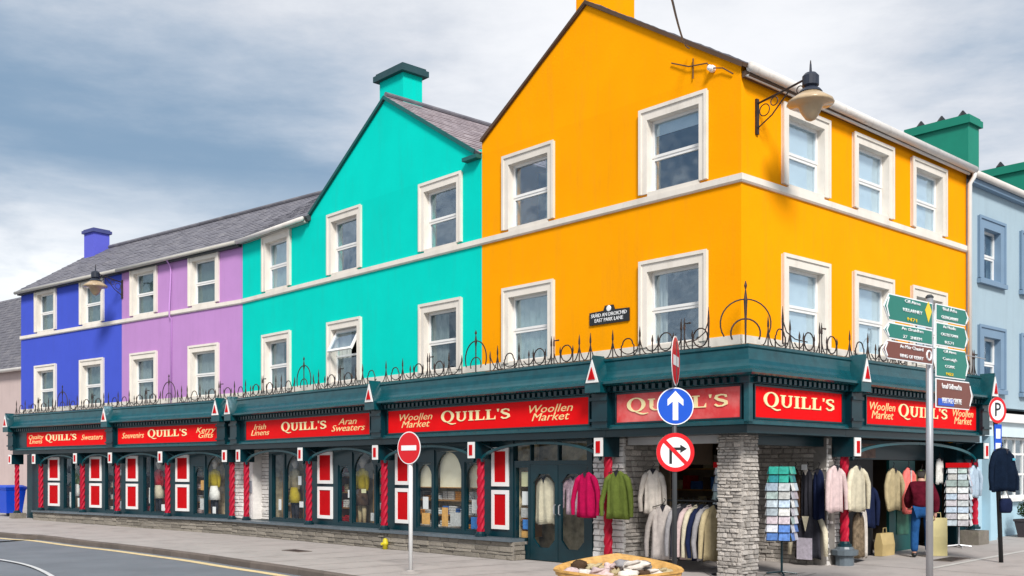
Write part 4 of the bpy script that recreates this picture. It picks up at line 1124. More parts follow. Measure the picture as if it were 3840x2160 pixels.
cresting('F', 0.05, 7.4, 'black iron cresting on the cornice before the left of the turquoise house', (3.96,))
cresting('F', 7.45, 14.5, 'black iron cresting on the cornice where turquoise meets orange wall', (10.83,))
ct = cresting('F', 14.55, 16.9, 'black iron cresting with the big arched finial at the orange corner', ())
cresting('F', 0.1, 2.6, '', (), xform=toR, root=ct)
cresting('R', 2.7, 8.1, 'black iron cresting on the side street cornice, right of the corner', (5.4,))
# corner arch
cx, cy, cz = FC + 0.3, -0.3, 3.885
mb = MB()
dirc = Vector((1, 1, 0)).normalized()
def cp(o, z): return (cx + dirc.x * o, cy + dirc.y * o, cz + z)
MB().tube([cp(0.41 * math.cos(rad(212 - 244 * k / 20)), 0.34 + 0.40 * math.sin(rad(212 - 244 * k / 20))) for k in range(21)], 0.012, 6).build('arch_hoop', M_IRON, ct)
MB().tube([cp(0.24 * math.cos(rad(205 - 230 * k / 14)), 0.18 + 0.24 * math.sin(rad(205 - 230 * k / 14))) for k in range(15)], 0.014, 6).build('arch_hoop', M_IRON, ct)
MB().tube([cp(0, 0), cp(0, 0.45), cp(0, 0.72), cp(0, 0.9), cp(0, 0.96), cp(0, 1.04)], [0.012, 0.02, 0.032, 0.01, 0.026, 0.006], 6).build('finial', M_IRON, ct)
for sx in (-1, 1):
    MB().tube([cp(sx * 0.6, 0), cp(sx * 0.6, 0.42), cp(sx * 0.6, 0.62)], [0.012, 0.02, 0.004], 5).build('spike', M_IRON, ct)
    MB().tube([cp(sx * 0.6, 0.4), cp(sx * 0.66, 0.2), cp(sx * 0.8, 0.08), cp(sx * 1.0, 0.03)], 0.01, 5).build('scroll', M_IRON, ct)

# ------------------------------------------------------------------ wall lamps, plaque, cable
M_AMBER = mat('amber_glass', (0.46, 0.34, 0.21), rough=0.25, var=0.2)
def wall_lamp(fr, s, z, label, out=1.05, k=1.0):
    t = thing('wall_lamp', label, 'lamp', fr, (s, 0, z), local=True, group='bracket lamps on the house fronts')
    MB().box(-0.035, 0.035, -0.04, -0.001, -0.3, 0.3).build('wall_plate', M_IRON, t)
    MB().tube([(0, -0.03, 0.22), (0, -out * 0.5, 0.30), (0, -out, 0.40)], 0.018, 6).build('arm', M_IRON, t)
    MB().tube([(0, -0.03, -0.2), (0, -out * 0.3, -0.04), (0, -out * 0.62, 0.28)], 0.013, 6).build('brace', M_IRON, t)
    for yy, zz, r in ((-0.17, 0.08, 0.1), (-0.36, 0.18, 0.07), (-out + 0.2, 0.24, 0.06)):
        MB().tube([(0, yy + r * math.cos(2 * math.pi * q / 12), zz + r * math.sin(2 * math.pi * q / 12)) for q in range(12)], 0.01, 5, close=True).build('scroll', M_IRON, t)
    c = (0, -out)
    MB().lathe([(0.015, 0.60), (0.022, 0.47), (0.09, 0.45), (0.135, 0.40), (0.135, 0.25), (0.10, 0.22), (0.16, 0.18), (0.19, 0.14), (0.19, 0.13), (0.05, 0.14)], 16, c).build('lamp_head', mat('lamp_dark', (0.02, 0.025, 0.04), var=0.2, rough=0.4), t, smooth=False)
    MB().lathe([(0.17, 0.13), (0.36, 0.0), (0.38, -0.04), (0.36, -0.06), (0.20, -0.08), (0.15, -0.2), (0.08, -0.3), (0.02, -0.33)], 18, c).build('lamp_shade', M_AMBER, t, smooth=True)
    MB().tube([(0, -out, 0.60), (0, -out, 0.66)], [0.015, 0.008], 6).build('spike', M_IRON, t)
    return t
wall_lamp('R', 0.43, 7.84, 'black bracket lamp with an amber bell shade on the orange corner house')
wall_lamp('L', -6.37, 7.78, 'black bracket lamp hung before the blue house beside the purple boundary', out=0.95)

t = thing('street_plaque', 'small black street name plaque with white lettering on the orange wall', 'plaque', 'F', (14.3, -0.001, 4.6), local=True)
mb = MB().prism([(-0.5, 0), (0.5, 0), (0.5, 0.24), (0.14, 0.25), (0.1, 0.34), (-0.1, 0.34), (-0.14, 0.25), (-0.5, 0.24)], -0.03, 0)
mb.build('plate', M_BLACK, t)
me = text_mesh('SRÁID AN DROICHID\nEAST PARK LANE', M_SIGNWHITE, 0.10, 0.9, line=0.95)
o = bpy.data.objects.new('lettering', me); COL.objects.link(o); o.parent = t; o.location = (0, -0.034, 0.12); o['kind'] = 'stuff'
MB().lathe([(0.06, 0), (0.05, 0.012), (0.02, 0.014)], 12).xf(lambda x, y, z: (x, -0.03 - z, y + 0.28)).build('crest', M_SIGNWHITE, t)

t = thing('overhead_cable', 'thin dark overhead cable running from the orange gable up across the street', 'cable', 'W', (0, 0, 0), local=True)
a = wpos('F', 16.25, -0.1, 9.17); b = Vector((1.53, 10.0, 6.30))
MB().tube([tuple(a + (b - a) * k / 8 - Vector((0, 0, 0.12 * (1 - (2 * k / 8 - 1) ** 2)))) for k in range(9)] + [tuple(a + (b - a) * 1.8)], 0.012, 5).build('wire', M_LEAD, t)
t = thing('cable_insulator', 'small white insulator with loose wires under the orange gable edge', 'insulator', 'F', (16.7, 0, 8.7), local=True)
MB().lathe([(0.03, 0), (0.06, 0.02), (0.06, 0.07), (0.035, 0.1), (0.05, 0.13), (0.02, 0.15)], 10).xf(lambda x, y, z: (x, -z, y)).build('knob', M_SIGNWHITE, t)
for pts in ([(-0.9, -0.03, 0.36), (-0.5, -0.05, 0.18), (-0.1, -0.06, 0.12), (0.0, -0.1, 0.0)], [(-0.42, -0.03, 0.3), (-0.42, -0.03, -0.05)], [(0.02, -0.08, 0.0), (0.22, -0.05, -0.05), (0.42, -0.03, -0.2)]):
    MB().tube(pts, 0.012, 5).build('loose_wire', M_BROWNTRIM, t)

# ------------------------------------------------------------------ road signs
def disc(t, z, r, m, y, th=0.004, name='disc', parent=None, n=36):
    return MB().prism([(r * math.cos(2 * math.pi * k / n), z + r * math.sin(2 * math.pi * k / n)) for k in range(n)], y - th, y).build(name, m, parent or t)
def annulus(t, z, r0, r1, m, y, th=0.003, name='rim', n=36):
    mb = MB()
    for k in range(n):
        a, b = 2 * math.pi * k / n, 2 * math.pi * (k + 1) / n
        mb.prism([(r1 * math.cos(a), z + r1 * math.sin(a)), (r1 * math.cos(b), z + r1 * math.sin(b)), (r0 * math.cos(b), z + r0 * math.sin(b)), (r0 * math.cos(a), z + r0 * math.sin(a))], y - th, y)
    return mb.build(name, m, t)
# no entry
t = thing('no_entry_sign', 'round red no-entry sign with white bar on a white pole', 'road sign', 'W', (-1.83, 18.71, 0), rz=rad(-40), local=True)
MB().tube([(0, 0.03, -0.1), (0, 0.03, 2.35)], 0.038, 10).build('pole', mat('pole_white', (0.66, 0.66, 0.66), rough=0.4, var=0.1), t, smooth=True)
MB().lathe([(0.2, -0.02), (0.19, 0.012), (0.08, 0.03), (0.05, 0.05)], 12, (0, 0.03)).build('pole_footing', M_PAVE, t)
d = disc(t, 2.23, 0.292, M_SIGNWHITE, -0.01, 0.006)
disc(t, 2.23, 0.275, M_SIGNRED, -0.0165, 0.002, 'red_face', d)
MB().box(-0.19, 0.19, -0.022, -0.019, 2.185, 2.275).build('white_bar', M_SIGNWHITE, d)
# pole with the blue arrow and the no-right-turn disc
t = thing('sign_pole', 'dark pole with blue arrow disc above a no-right-turn disc', 'road sign', 'W', (2.617, 16.8, 0), rz=rad(6), local=True)
MB().tube([(0, 0.04, -0.1), (0, 0.04, 3.9)], 0.04, 10).build('pole', mat('pole_dark_grey', (0.05, 0.055, 0.06), var=0.15, rough=0.45), t, smooth=True)
d = disc(t, 2.855, 0.30, M_SIGNWHITE, -0.005, 0.006, 'arrow_disc'); disc(t, 2.855, 0.283, M_SIGNBLUE, -0.0115, 0.002, 'blue_face', d)
MB().prism([(-0.045, 2.63), (0.045, 2.63), (0.045, 2.93), (0.13, 2.86), (0.13, 2.96), (0, 3.10), (-0.13, 2.96), (-0.13, 2.86), (-0.045, 2.93)], -0.017, -0.014).build('white_arrow', M_SIGNWHITE, d)
d = disc(t, 2.116, 0.312, M_SIGNWHITE, -0.005, 0.006, 'no_right_turn_disc'); annulus(d, 2.116, 0.245, 0.312, M_SIGNRED, -0.0115, name='red_ring')
MB().prism([(-0.10, 1.93), (-0.055, 1.93), (-0.055, 2.15), (0.08, 2.15), (0.08, 2.105), (0.19, 2.172), (0.08, 2.24), (0.08, 2.195), (-0.10, 2.195)], -0.014, -0.0115).build('black_arrow', M_BLACK, d)
q = 0.7071 * 0.249; w = 0.022
MB().prism([(-q - w, 2.116 + q - w), (-q + w, 2.116 + q + w), (q + w, 2.116 - q + w), (q - w, 2.116 - q - w)], -0.0175, -0.015).build('red_slash', M_SIGNRED, d)
e = disc(t, 3.58, 0.40, M_SIGNWHITE, 0.0, 0.008, 'edge_on_disc'); r1 = disc(t, 3.58, 0.375, M_SIGNRED, -0.0085, 0.002, 'red_face', e); b1 = MB().box(-0.26, 0.26, -0.015, -0.012, 3.5, 3.66).build('white_bar', M_SIGNWHITE, e)
e.rotation_euler = (0, 0, rad(66)); e.location = (0.0, -0.01, 0)
# direction signpost
t = thing('direction_signpost', 'grey steel post carrying green and brown arrow-shaped direction signs', 'signpost', 'W', (5.42, 13.6, 0), rz=frot('R'), local=True)
MB().tube([(0, 0, -0.1), (0, 0, 4.06)], 0.045, 12).build('pole', M_GALV, t, smooth=True)
MB().lathe([(0.05, 4.06), (0.055, 4.07), (0.03, 4.1)], 12).build('pole_cap', M_LEAD, t)
def finger(t, x0, x1, z0, z1, m, lines, extra=None, box=None):
    s = 1 if x1 > 0 else -1
    p = 0.13
    a, b = (x0, x1) if s > 0 else (x1, x0)          # a root end, b tip end
    def shape(k):
        return [(a + s * k, z0 + k), (b - s * p, z0 + k), (b - s * k * 1.3, (z0 + z1) / 2), (b - s * p, z1 - k), (a + s * k, z1 - k)]
    f = MB().prism(shape(0), -0.062, -0.05).build('sign_plate', M_SIGNWHITE, t)
    MB().prism(shape(0.016), -0.066, -0.0625).build('sign_face', m, f)
    xm = (a + b - s * 0.1) / 2
    n = len(lines)
    for i, (tx, col, wd) in enumerate(lines):
        zz = z1 - (z1 - z0) * (i + 0.5) / n
        me = text_mesh(tx, col, (z1 - z0) / n * 0.54, wd * 0.8 if wd else None)
        o = bpy.data.objects.new('lettering', me); COL.objects.link(o); o.parent = f; o.location = (xm - 0.06 * (1 if s > 0 else -0.5), -0.0705, zz); o['kind'] = 'stuff'
    # chevron near the tip
    c = (z0 + z1) / 2; h = (z1 - z0) * 0.36; xx = b - s * 0.13
    MB().prism([(xx, c + h), (xx + s * 0.03, c + h), (xx + s * 0.085, c), (xx + s * 0.03, c - h), (xx, c - h), (xx + s * 0.055, c)], -0.0695, -0.067).build('chevron', M_SIGNWHITE, f)
    if extra == 'diamond':
        MB().prism([(-0.26, c + 0.05), (-0.17, c + 0.14 + 0.03), (-0.08, c + 0.05), (-0.17, c - 0.10)], -0.0695, -0.067).build('yellow_diamond', M_SIGNYEL, f)
    if extra == 'ring':
        MB().tube([(-0.16 + 0.06 * math.cos(2 * math.pi * k / 12), -0.07, c + 0.06 * math.sin(2 * math.pi * k / 12)) for k in range(12)], 0.012, 5, close=True).build('ring_symbol', M_SIGNWHITE, f)
    if box:
        MB().box(box[0], box[1], -0.0695, -0.067, box[2], box[3]).build('blue_box', M_SIGNBLUE, f)
    return f
Wt, Ye = M_SIGNWHITE, M_SIGNYEL
finger(t, -1.30, -0.05, 3.65, 3.98, M_SIGNGREEN, [('Cill Airne', Wt, 0.5), ('KILLARNEY', Wt, 0.62), ('N71', Ye, 0.3)], 'diamond')
finger(t, -1.30, -0.05, 3.43, 3.63, M_SIGNGREEN, [('An tSnaidhm', Wt, 0.7), ('27   SNEEM', Wt, 0.6)])
finger(t, -1.34, -0.05, 3.18, 3.41, M_SIGNBROWN, [('An Mór Chuaird', Wt, 0.75), ('RING OF KERRY', Wt, 0.75)], 'ring')
finger(t, 0.05, 1.02, 3.77, 3.99, M_SIGNGREEN, [('Béal Átha', Wt, 0.5), ('GLENGARRIFF', Wt, 0.6)])
finger(t, 0.05, 1.0, 3.45, 3.75, M_SIGNGREEN, [('An Neidín', Wt, 0.45), ('CASTLETOWN', Wt, 0.6), ('R571', Wt, 0.3)])
finger(t, 0.05, 1.02, 3.04, 3.43, M_SIGNGREEN, [('Cill Airne', Wt, 0.45), ('Corcaigh', Wt, 0.5), ('CORK', Wt, 0.35), ('N22', Ye, 0.25)])
finger(t, 0.05, 1.14, 2.64, 3.02, M_SIGNBROWN, [('Ionad Oidhreachta', Wt, 0.7), ('HERITAGE CENTRE', Wt, 0.7), (' ', Wt, None)] if False else [('Ionad Oidhreachta', Wt, 0.7), ('HERITAGE CENTRE', Wt, 0.7)], None, (0.1, 0.55, 2.67, 2.76))
MB().tube([(-0.4, -0.03, 3.42), (1.6, -0.03, 3.38)], 0.008, 5).build('cross_bar', M_GALV, t)
# no parking sign on the black pole
px, py = 9.05, 19.3
hh = ground_h(px, py)
t = thing('parking_sign', 'leaning black pole with a round red-ringed P sign and blue plate', 'road sign', 'W', (px, py, hh), rz=rad(28), local=True)
MB().tube([(0.0, 0.04, -0.1), (-0.09, 0.03, 1.2), (-0.17, 0.02, 2.2), (-0.22, 0.02, 3.05)], 0.04, 10).build('pole', M_BLACK, t, smooth=True)
zz = 2.80
d = disc(t, 0, 0.24, M_SIGNWHITE, 0, 0.006, 'disc'); d.location = (-0.21, -0.03, zz)
annulus(d, 0, 0.185, 0.24, M_SIGNRED, -0.0065, name='red_ring')
me = text_mesh('P', M_BLACK, 0.36); o = bpy.data.objects.new('letter', me); COL.objects.link(o); o.parent = d; o.location = (0, -0.011, 0)
p = MB().box(-0.10, 0.10, -0.006, 0, -0.28, 0.28).build('blue_plate', M_SIGNBLUE, t); p.location = (-0.19, -0.03, 2.26)
MB().box(-0.06, 0.06, -0.009, -0.0065, 0.02, 0.2).build('white_symbol', M_SIGNWHITE, p); MB().box(-0.07, 0.07, -0.009, -0.0065, -0.22, -0.06).build('white_symbol', M_SIGNWHITE, p)

# ------------------------------------------------------------------ garments
def cloth(name, rgb, var=0.25, scale=9):
    return mat('cloth_' + name, rgb, rough=0.95, var=var, scale=scale, bump=0.6, bscale=45, spec=0.05)
def garment(name, label, cat, m, fr, s, y, ztop, w, h, rz=0, sleeve=0.9, group=None, collar=None, depth=0.12, stripes=None, loc=None, hanger=True, front=None):
    t = thing(name, label, cat, fr, (s, y, ztop - h) if loc is None else loc, rz=rz, local=True, group=group)
    rnd = random.Random(label)
    n = 40
    prof = [(0.0, 1.04), (0.12, 1.0), (0.3, 0.96), (0.5, 0.94), (0.68, 0.95), (0.80, 0.92), (0.87, 0.82), (0.93, 0.64), (0.97, 0.42), (1.0, 0.22)]
    hw = w * 0.335; ph = rnd.uniform(0, 6); f1, f2 = rnd.choice((6, 7, 8)), rnd.choice((11, 13))
    rg = []
    for u, k in prof:
        ring = []
        g = (1 - u) ** 0.7
        for i in range(n):
            a = 2 * math.pi * i / n
            fold = 1 + 0.5 * g * math.sin(f1 * a + ph + 1.2 * u) + 0.16 * math.sin(f2 * a + ph * 2 - 2 * u)
            ring.append((hw * k * math.cos(a) * (1 + 0.02 * g * math.sin(f1 * a + ph)), depth / 2 * (0.55 + 0.45 * (1 - abs(u - 0.45))) * math.sin(a) * fold * (0.7 if u > 0.93 else 1), h * u + (0.02 * math.sin(3 * a + ph) if u == 0 else 0)))
        rg.append(ring)
    MB().rings(rg).build('torso', m, t, smooth=True)
    if sleeve > 0:
        for sx in (-1, 1):
            L = h * sleeve; q = rnd.uniform(-0.02, 0.03)
            pts = [(sx * hw * 0.62, 0, h * 0.90), (sx * hw * 0.92, -0.015, h * 0.81), (sx * hw * 1.2, -0.03 + q, h - L * 0.45), (sx * (hw * 1.30 + q), -0.035, h - L * 0.75), (sx * hw * 1.30, -0.03 - q, h - L * 1.06), (sx * hw * 1.30, -0.03 - q, h - L * 1.07)]
            MB().tube(pts, [0.045, 0.056, 0.05, 0.045, 0.036, 0.032], 10).build('sleeve', m, t, smooth=True)
    MB().lathe([(0.05, h * 0.985), (0.055, h * 1.0 + 0.004), (0.01, h * 1.0 + 0.005)], 10).xf(lambda x, yy, z: (x, yy * 0.7 - 0.012, z)).build('neck_opening', M_BLACK, t)
    MB().prism([(-0.055, h * 0.985), (0.055, h * 0.985), (0.0, h * 0.87)], -depth * 0.30 - 0.022, -depth * 0.30 - 0.018).build('neckline', CL['charcoal'] if m is not CL['charcoal'] else CL['offw'], t)
    if False:
        MB().lathe([(0.085, h * 0.96), (0.075, h * 1.0), (0.085, h * 1.03)], 12).xf(lambda x, yy, z: (x, yy * 0.7 - 0.01, z)).build('collar', collar, t, smooth=True)
    if front:
        MB().prism([(-hw * 0.18, h * 0.93), (hw * 0.18, h * 0.93), (hw * 0.03, h * 0.5), (hw * 0.03, 0.02), (-hw * 0.03, 0.02), (-hw * 0.03, h * 0.5)], -depth * 0.56, -depth * 0.5).build('front_opening', front, t)
    if hanger:
        MB().tube([(-hw * 0.9, 0, h * 0.955), (0, 0, h * 1.02), (0, 0, h * 1.02 + 0.03), (0.03, 0, h * 1.02 + 0.07), (0, 0, h * 1.02 + 0.1)], 0.008, 5).build('hanger', M_BLACK, t)
    return t
cl = dict(cream=(0.62, 0.56, 0.42), offw=(0.66, 0.60, 0.54), magenta=(0.38, 0.006, 0.06), olive=(0.13, 0.17, 0.035), pink=(0.60, 0.46, 0.45), charcoal=(0.035, 0.035, 0.045), navy=(0.012, 0.018, 0.05), grey=(0.28, 0.27, 0.28),
          coral=(0.75, 0.17, 0.15), beige=(0.45, 0.37, 0.22), green=(0.10, 0.14, 0.05), brown=(0.09, 0.055, 0.035), yellow=(0.55, 0.42, 0.03), red=(0.40, 0.01, 0.015), lilac=(0.36, 0.24, 0.42), white=(0.72, 0.71, 0.68), orange=(0.62, 0.26, 0.05), blue=(0.05, 0.13, 0.36))
CL = {k: cloth(k, v) for k, v in cl.items()}
garment('jumper', 'crimson knitted jumper hanging beside the shop door', 'jumper', CL['magenta'], 'F', 14.1, -0.42, 1.80, 0.72, 0.84, collar=CL['magenta'])
garment('jumper', 'olive green knitted jumper hanging right of the crimson one', 'jumper', CL['olive'], 'F', 14.88, -0.42, 1.82, 0.80, 0.86, collar=CL['olive'])
garment('jumper', 'narrow cream knitted jumper hanging on the porch wall right of the olive one', 'jumper', CL['offw'], 'F', 15.1, 0.30, 1.86, 0.5, 0.82, rz=rad(35), collar=CL['offw'])
# poncho and cardigan behind the door glass
garment('poncho', 'long cream poncho hanging behind the left shop door glass', 'poncho', CL['cream'], 'F', 12.40, 0.16, 1.70, 0.85, 0.95, sleeve=0, depth=0.14)
garment('cardigan', 'pink and lilac cardigan hanging behind the right shop door glass', 'cardigan', cloth('pinklilac', (0.50, 0.36, 0.42), 0.5, 14), 'F', 13.22, 0.16, 1.72, 0.7, 0.75, sleeve=0.8)
# rail of jumpers in the porch
t = thing('clothes_rail', 'dark clothes rail with jumpers inside the corner porch', 'clothes rail', 'F', (15.75, 0.45, 0))
MB().tube([(15.15, 0.45, 1.28), (16.55, 0.45, 1.28)], 0.018, 8).build('rail', M_BLACK, t)
for x in (15.15, 16.55):
    MB().tube([(x, 0.45, 0.03), (x, 0.45, 1.28)], 0.016, 8).build('upright', M_BLACK, t)
    MB().tube([(x, 0.15, 0.03), (x, 0.75, 0.03)], 0.02, 8).build('foot', M_BLACK, t)
garment('jumper', 'oatmeal jumper at the front of the porch clothes rail', 'jumper', cloth('oatmeal', (0.50, 0.45, 0.42)), 'F', 15.36, 0.30, 1.20, 0.78, 1.0, rz=rad(12), group='jumpers on the porch rail')
rail = [('grey', 'mid grey'), ('charcoal', 'black'), ('pink', 'dusty pink'), ('cream', 'cream'), ('navy', 'navy'), ('grey', 'pale grey'), ('beige', 'beige')]
pos = ['next behind the oatmeal one', 'third from the left', 'fourth from the left', 'fifth from the left', 'third from the right end', 'second from the right end', 'at the right end']
for i, (c, nm) in enumerate(rail):
    garment('jumper', '%s jumper on the porch rail, %s' % (nm, pos[i]), 'jumper', CL[c], 'F', 15.66 + i * 0.125, 0.45, 1.22, 0.72, 0.98, rz=rad(62), group='jumpers on the porch rail')
# coats by the side-street column
garment('coat', 'pale pink coat hanging left of the side-street red column', 'coat', CL['pink'], 'R', 2.42, -0.32, 1.92, 0.72, 0.84, collar=CL['pink'])
garment('coat', 'cream coat hanging right of the side-street red column', 'coat', CL['cream'], 'R', 3.12, -0.36, 1.92, 0.80, 0.84, collar=CL['cream'])
garment('dress', 'patterned brown dress hanging below the cream coat', 'dress', cloth('pattern', (0.16, 0.12, 0.08), 0.8, 12), 'R', 3.45, -0.2, 1.05, 0.6, 0.85, sleeve=0)
garment('shawl', 'off-white shawl hanging right of the brown dress', 'shawl', CL['offw'], 'R', 3.72, -0.12, 1.15, 0.5, 0.98, sleeve=0)
garment('jacket', 'beige tweed jacket hanging in the side-street doorway', 'jacket', CL['beige'], 'R', 5.4, 0.12, 1.88, 0.75, 0.86, collar=CL['beige'])
garment('blouse', 'coral pink blouse hanging between beige jacket and green jacket', 'blouse', CL['coral'], 'R', 5.98, 0.1, 1.9, 0.6, 0.95, collar=CL['white'], front=CL['pink'])
garment('jacket', 'olive green jacket hanging behind the person at the doorway', 'jacket', CL['green'], 'R', 6.6, 0.12, 1.85, 0.75, 0.9, front=CL['beige'])
garment('jumper', 'dark navy jumper hanging on the black board in the doorway', 'jumper', CL['navy'], 'R', 4.55, 0.2, 1.55, 0.7, 0.85)
garment('shirt', 'pale blue shirt hanging beside the right end column', 'shirt', cloth('paleblue', (0.42, 0.52, 0.62)), 'R', 8.02, -0.35, 1.95, 0.6, 0.7)
garment('vest_top', 'small white top hanging high in the side-street doorway', 'top', CL['white'], 'R', 7.25, 0.05, 2.1, 0.4, 0.55, sleeve=0)
# jackets on the stone wall of the porch
for i, (x, c, lb, lab) in enumerate(((16.66, 'brown', 'brown patterned waistcoat hung on the porch stone wall, leftmost', 0), (16.92, 'charcoal', 'black waistcoat with white tag hung on the porch stone wall, middle', 1), (17.16, 'navy', 'dark blue waistcoat hung on the porch stone wall, rightmost', 0))):
    g = garment('waistcoat', lb, 'waistcoat', CL[c] if c != 'brown' else cloth('brownpattern', (0.10, 0.06, 0.04), 0.9, 14), 'F', x, 2.56, 1.86, 0.36, 0.95, sleeve=0, group='waistcoats on the porch wall')
    if lab: MB().box(-0.06, 0.06, -0.10, -0.095, 0.93, 1.03).build('price_tag', M_SIGNWHITE, g)
g = garment('jumper_display', 'black sleeveless jumper over a pale shirt hung low on the porch stone wall', 'jumper', CL['charcoal'], 'F', 16.95, 2.54, 0.98, 0.8, 0.78, sleeve=0, hanger=False)
for sx in (-1, 1):
    MB().tube([(sx * 0.26, 0, 0.72), (sx * 0.36, -0.01, 0.5), (sx * 0.38, -0.01, 0.05)], [0.05, 0.055, 0.04], 8).build('shirt_sleeve', CL['cream'], g, smooth=True)
MB().box(-0.16, 0.16, -0.13, -0.12, -0.02, 0.38).build('paper_notice', mat('lilac_paper', (0.55, 0.50, 0.58), var=0.3, scale=20), g)
MB().prism([(-0.07, 0.78), (0.07, 0.78), (0, 0.5)], -0.1, -0.085).build('shirt_front', CL['cream'], g)
# navy jacket on the black pole
g = garment('jacket', 'dark navy jacket hanging on the leaning black pole', 'jacket', cloth('navyjacket', (0.008, 0.016, 0.035), 0.3), 'W', 0, 0, 0, 0.80, 0.78, rz=rad(30), loc=(px - 0.10, py - 0.16, 1.45), sleeve=0.92, depth=0.3)
MB().box(0.10, 0.17, -0.155, -0.14, 0.56, 0.60).build('badge', mat('badge_blue', (0.1, 0.45, 0.6)), g)
t = thing('shoulder_bag', 'dark blue bag hanging on the leaning pole below the navy jacket', 'bag', 'W', (px + 0.0, py - 0.1, 1.05), rz=rad(28), local=True)
MB().rings([[(r * 0.16 * math.cos(2 * math.pi * k / 10), r * 0.07 * math.sin(2 * math.pi * k / 10), z) for k in range(10)] for r, z in ((0.75, 0), (1, 0.05), (1, 0.2), (0.7, 0.27))]).build('bag_body', CL['navy'], t, smooth=True)
MB().tube([(-0.1, 0, 0.25), (-0.03, 0.02, 0.42), (0.03, 0.02, 0.42), (0.1, 0, 0.25)], 0.01, 5).build('strap', CL['white'], t)

# ------------------------------------------------------------------ postcard stands
def postcard_stand(fr, s, y, h, label, w=0.34, tiers=9, hue=0, top=None, z0=0.5):
    p = wpos(fr, s, y); hz = ground_h(p.x, p.y)
    t = thing('postcard_stand', label, 'postcard stand', fr, (s, y, hz), rz=rad(18), local=True, group='postcard stands')
    MB().tube([(0, 0, 0.03), (0, 0, h + 0.03)], 0.02, 8).build('post', M_SHOP if hue == 0 else M_GALV, t)
    mb = MB()
    for a in range(4):
        mb.tube([(0, 0, 0.05), (0.26 * math.cos(a * 1.571 + 0.4), 0.26 * math.sin(a * 1.571 + 0.4), 0.02)], 0.018, 6)
    mb.build('foot', M_SHOP if hue == 0 else M_GALV, t)
    rnd = random.Random(label)
    pal = [(0.62, 0.66, 0.68), (0.45, 0.55, 0.66), (0.60, 0.58, 0.62), (0.66, 0.66, 0.64), (0.56, 0.48, 0.52), (0.40, 0.50, 0.48), (0.52, 0.60, 0.66)]
    dz = (h - z0) / tiers
    for i in range(tiers):
        z = z0 + i * dz
        k = w * (1.0 if i < tiers - 2 else 0.85) * (0.5)
        tr = MB().frame(-k, k, -k, k, 0.012, 0, 0.02).xf(lambda x, yy, zz: (x, zz, yy + z)).build('tier_tray', M_BLACK, t)
        for side in range(4):
            for j in (-1, 1):
                if hue == 0 and i >= tiers - 2: c = rnd.choice([(0.03, 0.35, 0.28), (0.10, 0.48, 0.36), (0.02, 0.22, 0.25)])
                elif hue == 0 and i == 0: c = rnd.choice([(0.25, 0.42, 0.04), (0.52, 0.52, 0.58), (0.10, 0.22, 0.55)])
                elif hue == 0 and i == 1: c = rnd.choice([(0.10, 0.22, 0.55), (0.6, 0.62, 0.68)])
                else: c = rnd.choice(pal)
                m = mat('card_%.2f_%.2f_%.2f' % c, c, rough=0.4, var=0.45, scale=16)
                a = side * math.pi / 2
                def f(x, yy, zz, a=a): return (x * math.cos(a) - yy * math.sin(a), x * math.sin(a) + yy * math.cos(a), zz)
                mb = MB().add([(j * k * 0.5 - k * 0.45, -k - 0.03, z + 0.02), (j * k * 0.5 + k * 0.45, -k - 0.03, z + 0.02), (j * k * 0.5 + k * 0.45, -k + 0.0, z + dz * 1.05), (j * k * 0.5 - k * 0.45, -k + 0.0, z + dz * 1.05),
                               (j * k * 0.5 - k * 0.45, -k - 0.022, z + 0.02), (j * k * 0.5 + k * 0.45, -k - 0.022, z + 0.02), (j * k * 0.5 + k * 0.45, -k + 0.008, z + dz * 1.05), (j * k * 0.5 - k * 0.45, -k + 0.008, z + dz * 1.05)],
                              [(0, 1, 2, 3), (7, 6, 5, 4), (0, 4, 5, 1), (1, 5, 6, 2), (2, 6, 7, 3), (3, 7, 4, 0)]).xf(f)
                mb.build('postcard', m, tr)
    if top: MB().box(-w * 0.5, w * 0.5, -w * 0.5, w * 0.5, h, h + 0.1).build('header', top, t)
    return t
postcard_stand('R', 1.02, -0.12, 1.86, 'tall green postcard stand at the right of the stone pillar', w=0.42, tiers=9, z0=0.58)
postcard_stand('R', 7.45, -0.28, 1.70, 'postcard stand with a red header beside the right end column', w=0.46, tiers=9, hue=1, top=M_REDP, z0=0.45)
postcard_stand('F', 16.1, 1.15, 1.85, 'small postcard stand deep in the porch behind the jumper rail', w=0.34, tiers=6, hue=1, top=M_REDP, z0=0.95)

# ------------------------------------------------------------------ person
def skin(name, pts, edges, radii, m, parent, sub=2, root=0):
    me = bpy.data.meshes.new(name); me.from_pydata(pts, edges, [])
    o = bpy.data.objects.new(name, me); COL.objects.link(o)
    o.modifiers.new('s', 'SKIN').use_smooth_shade = True
    for i, r in enumerate(radii):
        me.skin_vertices[0].data[i].radius = r if isinstance(r, tuple) else (r, r)
        me.skin_vertices[0].data[i].use_root = (i == root)
    md = o.modifiers.new('d', 'SUBSURF'); md.levels = sub; md.render_levels = sub
    dg = bpy.context.evaluated_depsgraph_get(); dg.update()
    me2 = bpy.data.meshes.new_from_object(o.evaluated_get(dg))
    bpy.data.objects.remove(o); bpy.data.meshes.remove(me)
    me2.name = name; me2.materials.clear(); me2.materials.append(m)
    me2.polygons.foreach_set('use_smooth', [True] * len(me2.polygons))
    r = bpy.data.objects.new(name, me2); COL.objects.link(r); r.parent = parent; OFF[r.name] = Vector((0, 0, 0))
    return r
pp = Vector((8.02, 20.5)); ph = ground_h(pp.x, pp.y)
t = thing('person', 'person in a maroon jacket and blue jeans bending over goods at the doorway', 'person', 'W', (pp.x, pp.y, ph), rz=rad(-18), local=True)
